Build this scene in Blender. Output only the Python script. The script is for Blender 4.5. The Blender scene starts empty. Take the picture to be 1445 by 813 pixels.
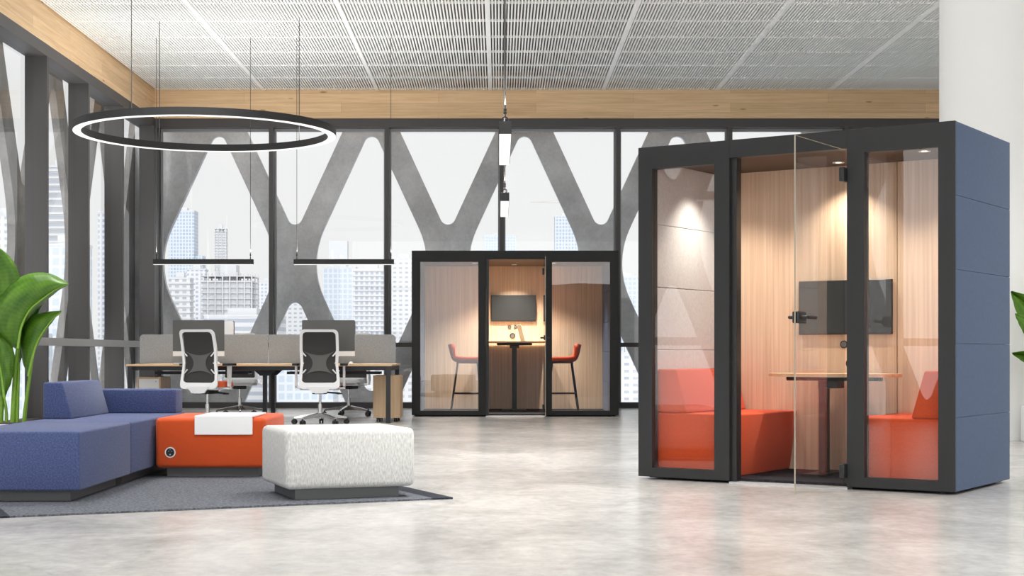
import bpy, bmesh, math, random
from mathutils import Vector, Matrix
from mathutils.geometry import tessellate_polygon

random.seed(7)
SC = bpy.context.scene
COL = SC.collection
PI = math.pi
F, CX, HY, CAMZ = 2145.0, 704.0, 500.0, 0.86


def at(px, py, Y):
    return Vector(((px - CX) / F * Y, Y, CAMZ + (HY - py) / F * Y))


def lin(c):
    c = c / 255.0
    return c / 12.92 if c <= 0.04045 else ((c + 0.055) / 1.055) ** 2.4


def rgb(r, g, b):
    return (lin(r), lin(g), lin(b), 1.0)


# ------------------------------------------------------------------ materials
def new_mat(name):
    m = bpy.data.materials.new(name)
    m.use_nodes = True
    nt = m.node_tree
    nt.nodes.clear()
    out = nt.nodes.new('ShaderNodeOutputMaterial')
    return m, nt, out


def N(nt, t, **kw):
    n = nt.nodes.new(t)
    for k, v in kw.items():
        if k in n.inputs:
            n.inputs[k].default_value = v
        else:
            setattr(n, k, v)
    return n


def plain(name, col, rough=0.5, metal=0.0, spec=0.5, coat=0.0):
    m, nt, out = new_mat(name)
    b = N(nt, 'ShaderNodeBsdfPrincipled')
    b.inputs['Base Color'].default_value = col
    b.inputs['Roughness'].default_value = rough
    b.inputs['Metallic'].default_value = metal
    b.inputs['Specular IOR Level'].default_value = spec
    b.inputs['Coat Weight'].default_value = coat
    nt.links.new(b.outputs[0], out.inputs[0])
    return m


def ramp(nt, stops):
    r = nt.nodes.new('ShaderNodeValToRGB')
    e = r.color_ramp.elements
    while len(e) < len(stops):
        e.new(0.5)
    for el, (p, c) in zip(e, stops):
        el.position = p
        el.color = c
    return r


def mul(c, k):
    return (min(1, c[0] * k), min(1, c[1] * k), min(1, c[2] * k), 1)


def fabric(name, col, scale=260, contrast=0.25, bump=0.25, stretch=(1, 1, 1), rough=0.9, sheen=0.15):
    m, nt, out = new_mat(name)
    tc = N(nt, 'ShaderNodeTexCoord')
    mp = N(nt, 'ShaderNodeMapping')
    mp.inputs['Scale'].default_value = stretch
    n1 = N(nt, 'ShaderNodeTexNoise')
    n1.inputs['Scale'].default_value = scale
    n1.inputs['Detail'].default_value = 3
    r = ramp(nt, [(0.3, mul(col, 1 - contrast)), (0.7, mul(col, 1 + contrast))])
    b = N(nt, 'ShaderNodeBsdfPrincipled')
    b.inputs['Roughness'].default_value = rough
    b.inputs['Specular IOR Level'].default_value = 0.2
    b.inputs['Sheen Weight'].default_value = sheen
    bp = N(nt, 'ShaderNodeBump')
    bp.inputs['Strength'].default_value = bump
    bp.inputs['Distance'].default_value = 0.003
    L = nt.links.new
    L(tc.outputs['Object'], mp.inputs[0])
    L(mp.outputs[0], n1.inputs['Vector'])
    L(n1.outputs['Fac'], r.inputs[0])
    L(r.outputs[0], b.inputs['Base Color'])
    L(n1.outputs['Fac'], bp.inputs['Height'])
    L(bp.outputs[0], b.inputs['Normal'])
    L(b.outputs[0], out.inputs[0])
    return m


def wood(name, c0, c1, scale, rough=0.5, knots=False, plank=None):
    """scale: per-axis noise frequency (small along the grain)."""
    m, nt, out = new_mat(name)
    L = nt.links.new
    tc = N(nt, 'ShaderNodeTexCoord')
    mp = N(nt, 'ShaderNodeMapping')
    mp.inputs['Scale'].default_value = scale
    n1 = N(nt, 'ShaderNodeTexNoise')
    n1.inputs['Scale'].default_value = 1.0
    n1.inputs['Detail'].default_value = 5
    n1.inputs['Roughness'].default_value = 0.62
    n1.inputs['Distortion'].default_value = 0.3
    L(tc.outputs['Object'], mp.inputs[0])
    L(mp.outputs[0], n1.inputs['Vector'])
    r = ramp(nt, [(0.3, c0), (0.7, c1)])
    L(n1.outputs['Fac'], r.inputs[0])
    colr = r.outputs[0]
    if plank:                       # (axis separation): plank boards along the grain
        br = N(nt, 'ShaderNodeTexBrick')
        br.inputs['Scale'].default_value = 1.0
        br.inputs['Mortar Size'].default_value = 0.002
        br.inputs['Brick Width'].default_value = plank[0]
        br.inputs['Row Height'].default_value = plank[1]
        br.inputs['Color1'].default_value = (1, 1, 1, 1)
        br.inputs['Color2'].default_value = (0.86, 0.84, 0.82, 1)
        br.inputs['Mortar'].default_value = (0.62, 0.58, 0.52, 1)
        sx = N(nt, 'ShaderNodeSeparateXYZ')
        ad = N(nt, 'ShaderNodeMath', operation='ADD')
        cb = N(nt, 'ShaderNodeCombineXYZ')
        L(tc.outputs['Object'], sx.inputs[0])
        L(sx.outputs[0], ad.inputs[0])
        L(sx.outputs[1], ad.inputs[1])
        L(ad.outputs[0], cb.inputs[0])
        L(sx.outputs[2], cb.inputs[1])
        L(cb.outputs[0], br.inputs['Vector'])
        mx = N(nt, 'ShaderNodeMix', data_type='RGBA', blend_type='MULTIPLY')
        mx.inputs[0].default_value = 1.0
        L(colr, mx.inputs[6])
        L(br.outputs['Color'], mx.inputs[7])
        colr = mx.outputs[2]
    if knots:
        mp2 = N(nt, 'ShaderNodeMapping')
        mp2.inputs['Scale'].default_value = (1.1, 1.1, 4.5)
        vo = N(nt, 'ShaderNodeTexVoronoi')
        vo.inputs['Scale'].default_value = 1.3
        L(tc.outputs['Object'], mp2.inputs[0])
        L(mp2.outputs[0], vo.inputs['Vector'])
        kr = ramp(nt, [(0.05, (0.35, 0.22, 0.12, 1)), (0.10, (1, 1, 1, 1))])
        L(vo.outputs['Distance'], kr.inputs[0])
        mx = N(nt, 'ShaderNodeMix', data_type='RGBA', blend_type='MULTIPLY')
        mx.inputs[0].default_value = 0.7
        L(colr, mx.inputs[6])
        L(kr.outputs[0], mx.inputs[7])
        colr = mx.outputs[2]
    b = N(nt, 'ShaderNodeBsdfPrincipled')
    b.inputs['Roughness'].default_value = rough
    b.inputs['Specular IOR Level'].default_value = 0.35
    L(colr, b.inputs['Base Color'])
    L(b.outputs[0], out.inputs[0])
    return m


def concrete(name, c0, c1, scale=1.2):
    m, nt, out = new_mat(name)
    L = nt.links.new
    tc = N(nt, 'ShaderNodeTexCoord')
    n1 = N(nt, 'ShaderNodeTexNoise')
    n1.inputs['Scale'].default_value = scale
    n1.inputs['Detail'].default_value = 8
    n1.inputs['Roughness'].default_value = 0.65
    n2 = N(nt, 'ShaderNodeTexNoise')
    n2.inputs['Scale'].default_value = scale * 22
    n2.inputs['Detail'].default_value = 3
    ad = N(nt, 'ShaderNodeMath', operation='MULTIPLY_ADD')
    ad.inputs[1].default_value = 0.22
    L(tc.outputs['Object'], n1.inputs['Vector'])
    L(tc.outputs['Object'], n2.inputs['Vector'])
    L(n2.outputs['Fac'], ad.inputs[0])
    L(n1.outputs['Fac'], ad.inputs[2])
    r = ramp(nt, [(0.42, c0), (0.78, c1)])
    L(ad.outputs[0], r.inputs[0])
    b = N(nt, 'ShaderNodeBsdfPrincipled')
    b.inputs['Roughness'].default_value = 0.85
    b.inputs['Specular IOR Level'].default_value = 0.2
    L(r.outputs[0], b.inputs['Base Color'])
    L(b.outputs[0], out.inputs[0])
    return m


def floor_mat():
    m, nt, out = new_mat('polished_concrete')
    L = nt.links.new
    tc = N(nt, 'ShaderNodeTexCoord')
    mp = N(nt, 'ShaderNodeMapping')
    mp.inputs['Scale'].default_value = (1.0, 0.75, 1)
    n1 = N(nt, 'ShaderNodeTexNoise')
    n1.inputs['Scale'].default_value = 1.6
    n1.inputs['Detail'].default_value = 9
    n1.inputs['Roughness'].default_value = 0.68
    n1.inputs['Distortion'].default_value = 0.6
    n2 = N(nt, 'ShaderNodeTexNoise')
    n2.inputs['Scale'].default_value = 13
    n2.inputs['Detail'].default_value = 6
    n2.inputs['Roughness'].default_value = 0.7
    L(tc.outputs['Object'], mp.inputs[0])
    L(mp.outputs[0], n1.inputs['Vector'])
    L(mp.outputs[0], n2.inputs['Vector'])
    ad = N(nt, 'ShaderNodeMath', operation='MULTIPLY_ADD')
    ad.inputs[1].default_value = 0.55
    L(n2.outputs['Fac'], ad.inputs[0])
    L(n1.outputs['Fac'], ad.inputs[2])
    r = ramp(nt, [(0.50, rgb(152, 151, 148)), (0.78, rgb(178, 176, 173)), (1.0, rgb(196, 194, 190))])
    L(ad.outputs[0], r.inputs[0])
    # fine hairline cracks
    vo = N(nt, 'ShaderNodeTexVoronoi', feature='DISTANCE_TO_EDGE')
    vo.inputs['Scale'].default_value = 0.32
    nd = N(nt, 'ShaderNodeTexNoise')
    nd.inputs['Scale'].default_value = 2.2
    nd.inputs['Detail'].default_value = 5
    mxv = N(nt, 'ShaderNodeMix', data_type='VECTOR')
    mxv.inputs[0].default_value = 0.32
    L(tc.outputs['Object'], mxv.inputs[4])
    L(tc.outputs['Object'], nd.inputs['Vector'])
    L(nd.outputs['Color'], mxv.inputs[5])
    L(mxv.outputs[1], vo.inputs['Vector'])
    cr = ramp(nt, [(0.0, (0.72, 0.72, 0.72, 1)), (0.004, (1, 1, 1, 1))])
    L(vo.outputs['Distance'], cr.inputs[0])
    mx = N(nt, 'ShaderNodeMix', data_type='RGBA', blend_type='MULTIPLY')
    mx.inputs[0].default_value = 0.35
    L(r.outputs[0], mx.inputs[6])
    L(cr.outputs[0], mx.inputs[7])
    b = N(nt, 'ShaderNodeBsdfPrincipled')
    L(mx.outputs[2], b.inputs['Base Color'])
    rr = ramp(nt, [(0.4, (0.19, 0.19, 0.19, 1)), (1.0, (0.27, 0.27, 0.27, 1))])
    L(ad.outputs[0], rr.inputs[0])
    L(rr.outputs[0], b.inputs['Roughness'])
    b.inputs['Specular IOR Level'].default_value = 0.5
    bp = N(nt, 'ShaderNodeBump')
    bp.inputs['Strength'].default_value = 0.05
    bp.inputs['Distance'].default_value = 0.004
    L(n2.outputs['Fac'], bp.inputs['Height'])
    L(bp.outputs[0], b.inputs['Normal'])
    L(b.outputs[0], out.inputs[0])
    return m


def glass_mat(name, tint=(0.97, 0.98, 0.98, 1), gain=1.9, ior=1.5):
    m, nt, out = new_mat(name)
    L = nt.links.new
    tr = N(nt, 'ShaderNodeBsdfTransparent')
    tr.inputs[0].default_value = tint
    gl = N(nt, 'ShaderNodeBsdfGlossy')
    gl.inputs['Roughness'].default_value = 0.0
    fr = N(nt, 'ShaderNodeFresnel')
    fr.inputs['IOR'].default_value = ior
    ge = N(nt, 'ShaderNodeNewGeometry')
    inv = N(nt, 'ShaderNodeMath', operation='SUBTRACT')
    inv.inputs[0].default_value = 1.0
    m1 = N(nt, 'ShaderNodeMath', operation='MULTIPLY')
    m2 = N(nt, 'ShaderNodeMath', operation='MULTIPLY', use_clamp=True)
    m2.inputs[1].default_value = gain
    L(ge.outputs['Backfacing'], inv.inputs[1])
    L(fr.outputs[0], m1.inputs[0])
    L(inv.outputs[0], m1.inputs[1])
    L(m1.outputs[0], m2.inputs[0])
    mx = N(nt, 'ShaderNodeMixShader')
    L(m2.outputs[0], mx.inputs[0])
    L(tr.outputs[0], mx.inputs[1])
    L(gl.outputs[0], mx.inputs[2])
    L(mx.outputs[0], out.inputs[0])
    return m


def emit(name, col, strength):
    m, nt, out = new_mat(name)
    e = N(nt, 'ShaderNodeEmission')
    e.inputs[0].default_value = col
    e.inputs[1].default_value = strength
    nt.links.new(e.outputs[0], out.inputs[0])
    return m


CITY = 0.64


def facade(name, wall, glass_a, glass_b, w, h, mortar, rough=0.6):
    wall, glass_a, glass_b = mul(wall, CITY), mul(glass_a, CITY * 0.95), mul(glass_b, CITY * 0.95)  # distance haze put into pale, low-contrast wall and window colours
    m, nt, out = new_mat(name)
    L = nt.links.new
    tc = N(nt, 'ShaderNodeTexCoord')
    sx = N(nt, 'ShaderNodeSeparateXYZ')
    ad = N(nt, 'ShaderNodeMath', operation='ADD')
    cb = N(nt, 'ShaderNodeCombineXYZ')
    L(tc.outputs['Object'], sx.inputs[0])
    L(sx.outputs[0], ad.inputs[0])
    L(sx.outputs[1], ad.inputs[1])
    L(ad.outputs[0], cb.inputs[0])
    L(sx.outputs[2], cb.inputs[1])
    br = N(nt, 'ShaderNodeTexBrick')
    br.offset = 0.0
    br.inputs['Scale'].default_value = 1.0
    br.inputs['Brick Width'].default_value = w
    br.inputs['Row Height'].default_value = h
    br.inputs['Mortar Size'].default_value = mortar
    br.inputs['Mortar Smooth'].default_value = 0.0
    br.inputs['Color1'].default_value = glass_a
    br.inputs['Color2'].default_value = glass_b
    br.inputs['Mortar'].default_value = wall
    L(cb.outputs[0], br.inputs['Vector'])
    b = N(nt, 'ShaderNodeBsdfPrincipled')
    b.inputs['Roughness'].default_value = rough
    b.inputs['Specular IOR Level'].default_value = 0.3
    L(br.outputs['Color'], b.inputs['Base Color'])
    L(b.outputs[0], out.inputs[0])
    return m


def leaf_mat(name, c_dark, c_light):
    m, nt, out = new_mat(name)
    L = nt.links.new
    uv = N(nt, 'ShaderNodeUVMap')
    wv = N(nt, 'ShaderNodeTexWave', bands_direction='Y')
    wv.inputs['Scale'].default_value = 9.0
    wv.inputs['Distortion'].default_value = 3.0
    wv.inputs['Detail'].default_value = 2.0
    ns = N(nt, 'ShaderNodeTexNoise')
    ns.inputs['Scale'].default_value = 3.5
    L(uv.outputs[0], wv.inputs['Vector'])
    L(uv.outputs[0], ns.inputs['Vector'])
    ad = N(nt, 'ShaderNodeMath', operation='MULTIPLY_ADD')
    ad.inputs[1].default_value = 0.07
    L(wv.outputs['Fac'], ad.inputs[0])
    L(ns.outputs['Fac'], ad.inputs[2])
    r = ramp(nt, [(0.35, c_dark), (0.85, c_light)])
    L(ad.outputs[0], r.inputs[0])
    b = N(nt, 'ShaderNodeBsdfPrincipled')
    b.inputs['Roughness'].default_value = 0.42
    L(r.outputs[0], b.inputs['Base Color'])
    tl = N(nt, 'ShaderNodeBsdfTranslucent')
    L(r.outputs[0], tl.inputs[0])
    mx = N(nt, 'ShaderNodeMixShader')
    mx.inputs[0].default_value = 0.35
    L(b.outputs[0], mx.inputs[1])
    L(tl.outputs[0], mx.inputs[2])
    L(mx.outputs[0], out.inputs[0])
    return m


M = {}
M['floor'] = floor_mat()
M['beam'] = wood('beam_pine', rgb(212, 177, 134), rgb(236, 206, 166), (1.2, 1.2, 26), 0.55, knots=True, plank=(3.1, 0.152))
M['podwood'] = wood('pod_oak', rgb(192, 164, 138), rgb(220, 196, 172), (46, 46, 0.8), 0.5)
M['deskwood'] = wood('desk_oak', rgb(196, 160, 122), rgb(224, 192, 156), (1.5, 30, 30), 0.45)
M['pedwood'] = wood('pedestal_oak', rgb(184, 154, 122), rgb(208, 180, 148), (30, 30, 1.2), 0.5)
M['dark'] = plain('charcoal_metal', rgb(74, 72, 72), 0.5, 0.0, 0.35)
M['header'] = plain('charcoal_header', rgb(80, 79, 79), 0.5, 0.0, 0.35)
M['rail'] = plain('lit_grey_rail', rgb(150, 149, 148), 0.4, 0.3)  # the left rail's brighter lighting is put into this paler grey
M['sash'] = plain('grey_sash', rgb(140, 140, 142), 0.45, 0.3)
M['podframe'] = plain('pod_charcoal', rgb(42, 42, 43), 0.5, 0.0, 0.35)
M['podframe_shaded'] = plain('pod_charcoal_shaded', rgb(20, 20, 21), 0.5, 0.0, 0.35)  # same finish as the large pod's frame, with dimmer light put into the colour
M['black'] = plain('black_plastic', rgb(32, 32, 34), 0.45)
M['blackmetal'] = plain('black_metal', rgb(40, 41, 46), 0.4, 0.2)
M['plinth'] = plain('plinth_grey', rgb(92, 93, 94), 0.6)
M['chrome'] = plain('polished_aluminium', rgb(205, 205, 205), 0.22, 1.0)
M['white'] = plain('white_paint', rgb(236, 236, 236), 0.45)
M['whitetray'] = plain('white_tray', rgb(250, 250, 250), 0.3)
M['wallwhite'] = plain('white_wall', rgb(249, 249, 248), 0.7)
M['chairwhite'] = plain('chair_white', rgb(228, 228, 229), 0.4)
M['slat'] = plain('ceiling_white', rgb(247, 247, 245), 0.5)
M['void'] = plain('ceiling_void', rgb(140, 138, 136), 0.9)
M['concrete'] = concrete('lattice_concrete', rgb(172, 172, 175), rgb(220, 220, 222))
M['concreteshaded'] = concrete('lattice_concrete_shaded', rgb(104, 102, 101), rgb(146, 144, 142))  # same lattice concrete, darkened to put shade on the left wall
M['glass'] = glass_mat('window_glass', (0.98, 0.985, 0.985, 1), 0.8)
M['podglass'] = glass_mat('pod_glass', (0.95, 0.95, 0.95, 1), 2.0)
M['doorglass'] = glass_mat('door_glass', (0.97, 0.975, 0.97, 1), 1.3)
M['edge'] = plain('glass_edge', rgb(150, 142, 126), 0.25, 0.0, 0.8)
M['bluefab'] = fabric('blue_fabric', rgb(70, 81, 120), 110, 0.34, 0.3)
M['podblue'] = fabric('pod_blue_fabric', rgb(58, 78, 110), 120, 0.14, 0.25, (1, 1, 0.25))
M['orange'] = fabric('orange_fabric', rgb(206, 82, 38), 260, 0.14, 0.2)
M['orangepod'] = fabric('pod_orange_fabric', rgb(208, 80, 38), 240, 0.14, 0.2)
M['greyfab'] = fabric('light_boucle', rgb(188, 188, 186), 75, 0.22, 0.5, (1.6, 1.6, 0.5))
M['podgrey'] = fabric('pod_grey_fabric', rgb(204, 206, 208), 140, 0.12, 0.3, (1, 1, 0.5))
M['screenfab'] = fabric('divider_felt', rgb(152, 154, 155), 150, 0.2, 0.2)
M['rug'] = fabric('rug_grey', rgb(92, 95, 102), 70, 0.6, 0.6, sheen=0)
M['rugdark'] = fabric('rug_charcoal', rgb(44, 48, 54), 70, 0.45, 0.6, sheen=0)
M['podcarpet'] = fabric('pod_carpet', rgb(40, 40, 46), 60, 0.7, 0.6, sheen=0)
M['podceil'] = plain('pod_ceiling', rgb(74, 60, 50), 0.7)
M['screen'] = plain('tv_screen', rgb(44, 46, 46), 0.28, 0.0, 0.5)
M['monitor'] = plain('monitor_screen', rgb(84, 85, 84), 0.3, 0.0, 0.5)
M['mesh'] = plain('chair_mesh', rgb(48, 46, 46), 0.75)
M['lumbar'] = plain('chair_lumbar', rgb(86, 84, 83), 0.5)
M['silver'] = plain('silver_plastic', rgb(190, 190, 192), 0.35, 0.4)
M['taupe'] = plain('taupe_plastic', rgb(128, 116, 98), 0.5)
M['grey'] = plain('grey_plastic', rgb(100, 100, 98), 0.5)
M['soil'] = fabric('planter_soil', rgb(60, 48, 40), 60, 0.5, 0.8)
M['led_cool'] = emit('lamp_diffuser', (1, 0.99, 0.97, 1), 1.15)
M['led_warm'] = emit('warm_led', (1, 0.70, 0.38, 1), 9.0)
M['lens'] = emit('downlight_lens', (1, 0.86, 0.66, 1), 5.0)
M['leaf'] = leaf_mat('leaf_green', rgb(70, 118, 30), rgb(124, 172, 52))
M['leafdark'] = leaf_mat('leaf_dark_green', rgb(44, 84, 34), rgb(78, 120, 48))
M['stem'] = plain('stem_green', rgb(128, 172, 52), 0.4)
M['cable'] = plain('cable', rgb(60, 58, 58), 0.5)
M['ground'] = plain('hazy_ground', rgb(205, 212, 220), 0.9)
HZ = rgb(228, 229, 232)
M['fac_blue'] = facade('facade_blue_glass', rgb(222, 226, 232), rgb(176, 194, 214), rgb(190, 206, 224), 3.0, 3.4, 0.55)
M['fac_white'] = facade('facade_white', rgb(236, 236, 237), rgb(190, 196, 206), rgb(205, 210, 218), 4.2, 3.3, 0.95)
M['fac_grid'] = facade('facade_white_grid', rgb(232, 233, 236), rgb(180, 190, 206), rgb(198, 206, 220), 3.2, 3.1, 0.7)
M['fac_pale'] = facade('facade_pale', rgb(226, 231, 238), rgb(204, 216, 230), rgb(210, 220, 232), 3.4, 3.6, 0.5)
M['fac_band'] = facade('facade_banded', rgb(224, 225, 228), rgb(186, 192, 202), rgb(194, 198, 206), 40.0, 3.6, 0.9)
M['fac_faint'] = plain('facade_far', mul(rgb(226, 228, 231), CITY), 0.8)  # haze put into one flat pale tone
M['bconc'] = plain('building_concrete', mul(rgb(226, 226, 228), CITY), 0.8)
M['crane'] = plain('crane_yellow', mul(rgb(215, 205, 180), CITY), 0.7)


# ------------------------------------------------------------------ mesh tools
class MB:
    def __init__(self):
        self.v, self.f, self.uv = [], [], None

    def add(self, vs, fs):
        b = len(self.v)
        self.v.extend(Vector(p) for p in vs)
        self.f.extend(tuple(b + i for i in q) for q in fs)
        return self

    def add_bm(self, bm):
        bm.verts.index_update()
        return self.add([v.co.copy() for v in bm.verts], [[v.index for v in f.verts] for f in bm.faces])

    def box(self, x0, x1, y0, y1, z0, z1, bevel=0.0, seg=2):
        vs = [(x, y, z) for x in (x0, x1) for y in (y0, y1) for z in (z0, z1)]
        fs = [(0, 1, 3, 2), (4, 6, 7, 5), (0, 4, 5, 1), (2, 3, 7, 6), (0, 2, 6, 4), (1, 5, 7, 3)]
        if bevel <= 0:
            return self.add(vs, fs)
        bm = bmesh.new()
        vv = [bm.verts.new(p) for p in vs]
        for q in fs:
            bm.faces.new([vv[i] for i in q])
        bmesh.ops.bevel(bm, geom=list(bm.edges), offset=bevel, segments=seg, profile=0.5, affect='EDGES')
        self.add_bm(bm)
        bm.free()
        return self

    def prism(self, pts, axis, a0, a1, bevel=0.0, seg=2, holes=()):
        """pts: outline in the two other axes; extruded along axis ('x','y','z') from a0 to a1."""
        def P(p, a):
            u, w = p
            return {'x': (a, u, w), 'y': (u, a, w), 'z': (u, w, a)}[axis]
        loops = [list(pts)] + [list(h) for h in holes]
        if not holes and bevel > 0:
            bm = bmesh.new()
            lo = [bm.verts.new(P(p, a0)) for p in pts]
            hi = [bm.verts.new(P(p, a1)) for p in pts]
            n = len(pts)
            bm.faces.new(lo)
            bm.faces.new(list(reversed(hi)))
            for i in range(n):
                bm.faces.new((lo[i], hi[i], hi[(i + 1) % n], lo[(i + 1) % n]))
            bmesh.ops.recalc_face_normals(bm, faces=bm.faces)
            bmesh.ops.bevel(bm, geom=list(bm.edges), offset=bevel, segments=seg, profile=0.5, affect='EDGES')
            self.add_bm(bm)
            bm.free()
            return self
        flat = [p for l in loops for p in l]
        if holes or len(pts) > 8:
            tris = tessellate_polygon([[Vector((p[0], p[1], 0)) for p in l] for l in loops])
        else:
            tris = [tuple(range(len(pts)))]
        n = len(flat)
        vs = [P(p, a0) for p in flat] + [P(p, a1) for p in flat]
        fs = [tuple(t) for t in tris] + [tuple(n + i for i in reversed(t)) for t in tris]
        s = 0
        for l in loops:
            k = len(l)
            for i in range(k):
                a, b2 = s + i, s + (i + 1) % k
                fs.append((a, b2, n + b2, n + a))
            s += k
        return self.add(vs, fs)

    def cyl(self, p0, p1, r0, r1=None, seg=16, caps=True):
        r1 = r0 if r1 is None else r1
        p0, p1 = Vector(p0), Vector(p1)
        d = (p1 - p0).normalized()
        a = d.orthogonal().normalized()
        b2 = d.cross(a)
        vs, fs = [], []
        for p, r in ((p0, r0), (p1, r1)):
            for i in range(seg):
                t = 2 * PI * i / seg
                vs.append(p + (a * math.cos(t) + b2 * math.sin(t)) * r)
        for i in range(seg):
            j = (i + 1) % seg
            fs.append((i, j, seg + j, seg + i))
        if caps:
            fs.append(tuple(reversed(range(seg))))
            fs.append(tuple(range(seg, 2 * seg)))
        return self.add(vs, fs)

    def tube(self, pts, r, seg=8, rs=None):
        pts = [Vector(p) for p in pts]
        vs, fs = [], []
        up = None
        for i, p in enumerate(pts):
            t = (pts[min(i + 1, len(pts) - 1)] - pts[max(i - 1, 0)]).normalized()
            if up is None:
                up = t.orthogonal().normalized()
            up = (up - t * up.dot(t)).normalized()
            w = t.cross(up)
            rr = rs[i] if rs else r
            for k in range(seg):
                a = 2 * PI * k / seg
                vs.append(p + (up * math.cos(a) + w * math.sin(a)) * rr)
        n = len(pts)
        for i in range(n - 1):
            for k in range(seg):
                k2 = (k + 1) % seg
                fs.append((i * seg + k, i * seg + k2, (i + 1) * seg + k2, (i + 1) * seg + k))
        fs.append(tuple(reversed(range(seg))))
        fs.append(tuple((n - 1) * seg + k for k in range(seg)))
        return self.add(vs, fs)

    def lathe(self, prof, c=(0, 0, 0), seg=32, closed=False):
        vs, fs = [], []
        n = len(prof)
        for i in range(seg):
            t = 2 * PI * i / seg
            for r, z in prof:
                vs.append((c[0] + r * math.cos(t), c[1] + r * math.sin(t), c[2] + z))
        for i in range(seg):
            j = (i + 1) % seg
            for k in range(n if closed else n - 1):
                k2 = (k + 1) % n
                fs.append((i * n + k, j * n + k, j * n + k2, i * n + k2))
        return self.add(vs, fs)

    def build(self, name, mat, parent=None, smooth=False, angle=40):
        me = bpy.data.meshes.new(name)
        me.from_pydata([tuple(v) for v in self.v], [], self.f)
        bm = bmesh.new()
        bm.from_mesh(me)
        bmesh.ops.remove_doubles(bm, verts=bm.verts, dist=1e-6)
        bmesh.ops.recalc_face_normals(bm, faces=bm.faces)
        bm.to_mesh(me)
        bm.free()
        me.materials.append(M[mat] if isinstance(mat, str) else mat)
        if smooth:
            for p in me.polygons:
                p.use_smooth = True
            me.set_sharp_from_angle(angle=math.radians(angle))
        o = bpy.data.objects.new(name, me)
        COL.objects.link(o)
        if parent is not None:
            o.parent = parent
        return o


def thing(name, label, cat, loc=(0, 0, 0), rz=0.0, group=None, kind=None):
    o = bpy.data.objects.new(name, None)
    o.empty_display_size = 0.1
    COL.objects.link(o)
    o.location = loc
    o.rotation_euler = (0, 0, rz)
    o['label'] = label
    o['category'] = cat
    if group:
        o['group'] = group
    if kind:
        o['kind'] = kind
    return o


def tag(o, label, cat, group=None, kind=None):
    o['label'] = label
    o['category'] = cat
    if group:
        o['group'] = group
    if kind:
        o['kind'] = kind
    return o


KIDS = {}


def children_of(o):
    return [c for c in COL.objects if c.parent == o]


def copy_tree(o, parent=None):
    c = o.copy()
    COL.objects.link(c)
    if parent is not None:
        c.parent = parent
    for ch in children_of(o):
        copy_tree(ch, c)
    return c


def rounded_rect(x0, x1, z0, z1, r, n=6):
    pts = []
    for cx_, cz, a0 in ((x1 - r, z0 + r, -PI / 2), (x1 - r, z1 - r, 0), (x0 + r, z1 - r, PI / 2), (x0 + r, z0 + r, PI)):
        for i in range(n + 1):
            a = a0 + (PI / 2) * i / n
            pts.append((cx_ + r * math.cos(a), cz + r * math.sin(a)))
    return pts


def fillet(poly, radii, n=8):
    """Round the corners of a polygon."""
    out = []
    k = len(poly)
    for i in range(k):
        p = Vector(poly[i])
        a = (Vector(poly[i - 1]) - p)
        b2 = (Vector(poly[(i + 1) % k]) - p)
        ua, ub = a.normalized(), b2.normalized()
        half = ua.angle(ub) / 2
        r = radii[i]
        t = r / math.tan(half)
        c = p + (ua + ub).normalized() * (r / math.sin(half))
        s = p + ua * t
        e = p + ub * t
        a0 = math.atan2(s.y - c.y, s.x - c.x)
        a1 = math.atan2(e.y - c.y, e.x - c.x)
        d = (a1 - a0 + PI) % (2 * PI) - PI
        for j in range(n + 1):
            q = a0 + d * j / n
            out.append((c.x + r * math.cos(q), c.y + r * math.sin(q)))
    return out


# ------------------------------------------------------------------ room shell
CEIL = 5.07
GY = 24.43            # back glass plane
GX = -5.65            # left glass plane
Y0 = -8.0

tag(MB().box(-6.0, 16.0, Y0, 24.75, -0.3, 0.0).build('floor', 'floor'), 'polished light grey concrete floor with faint hairline cracks', 'floor', kind='structure')

ce = MB()
x = -5.45
i = 0
while x < 13.0:
    ce.box(x, x + 0.019, -7.9, 24.2, CEIL, CEIL + 0.03)
    x += 0.04
for k in range(33):
    yy = 24.15 - 0.985 * k
    ce.box(-5.45, 13.0, yy - 0.014, yy + 0.014, CEIL - 0.001, CEIL + 0.028)
for k in range(-1, 9):
    xx = (375 - 704 + 158.5 * k) * 0.01139
    if xx > -5.4:
        ce.box(xx - 0.028, xx + 0.028, -7.9, 24.2, CEIL - 0.006, CEIL + 0.03)
cl = ce.build('ceiling', 'slat')
tag(cl, 'white slatted open ceiling grille running towards the back windows', 'ceiling', kind='structure')
MB().box(-5.7, 13.0, Y0, 24.5, CEIL + 0.32, CEIL + 0.5).build('ceiling_void', 'void', cl)

# timber beams (trim) and the charcoal headers, rails, sills
tag(MB().box(-5.48, 7.07, 24.21, 24.5, 4.62, CEIL + 0.31).build('trim_1', 'beam'), 'long timber beam above the back windows', 'beam', kind='structure')
tag(MB().box(-5.75, -5.48, Y0, 24.5, 4.62, CEIL + 0.31).build('trim_2', 'beam'), 'timber beam above the left windows', 'beam', kind='structure')
tag(MB().box(-5.48, 7.07, 24.24, 24.5, 4.478, 4.62).build('trim_3', 'dark'), 'charcoal header strip under the back timber beam', 'header', kind='structure')
tag(MB().box(-5.75, -5.478, Y0, 24.5, 4.478, 4.62).build('trim_4', 'header'), 'charcoal header strip under the left timber beam', 'header', kind='structure')
tag(MB().box(-5.48, 7.07, 24.2, 24.29, 0.975, 1.045).build('trim_5', 'dark'), 'charcoal guard rail across the back windows', 'rail', kind='structure')
tag(MB().box(-5.47, -5.43, Y0, 24.0, 0.965, 1.06).build('trim_6', 'rail'), 'guard rail with light put into its grey, along the left windows', 'rail', kind='structure')
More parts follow.
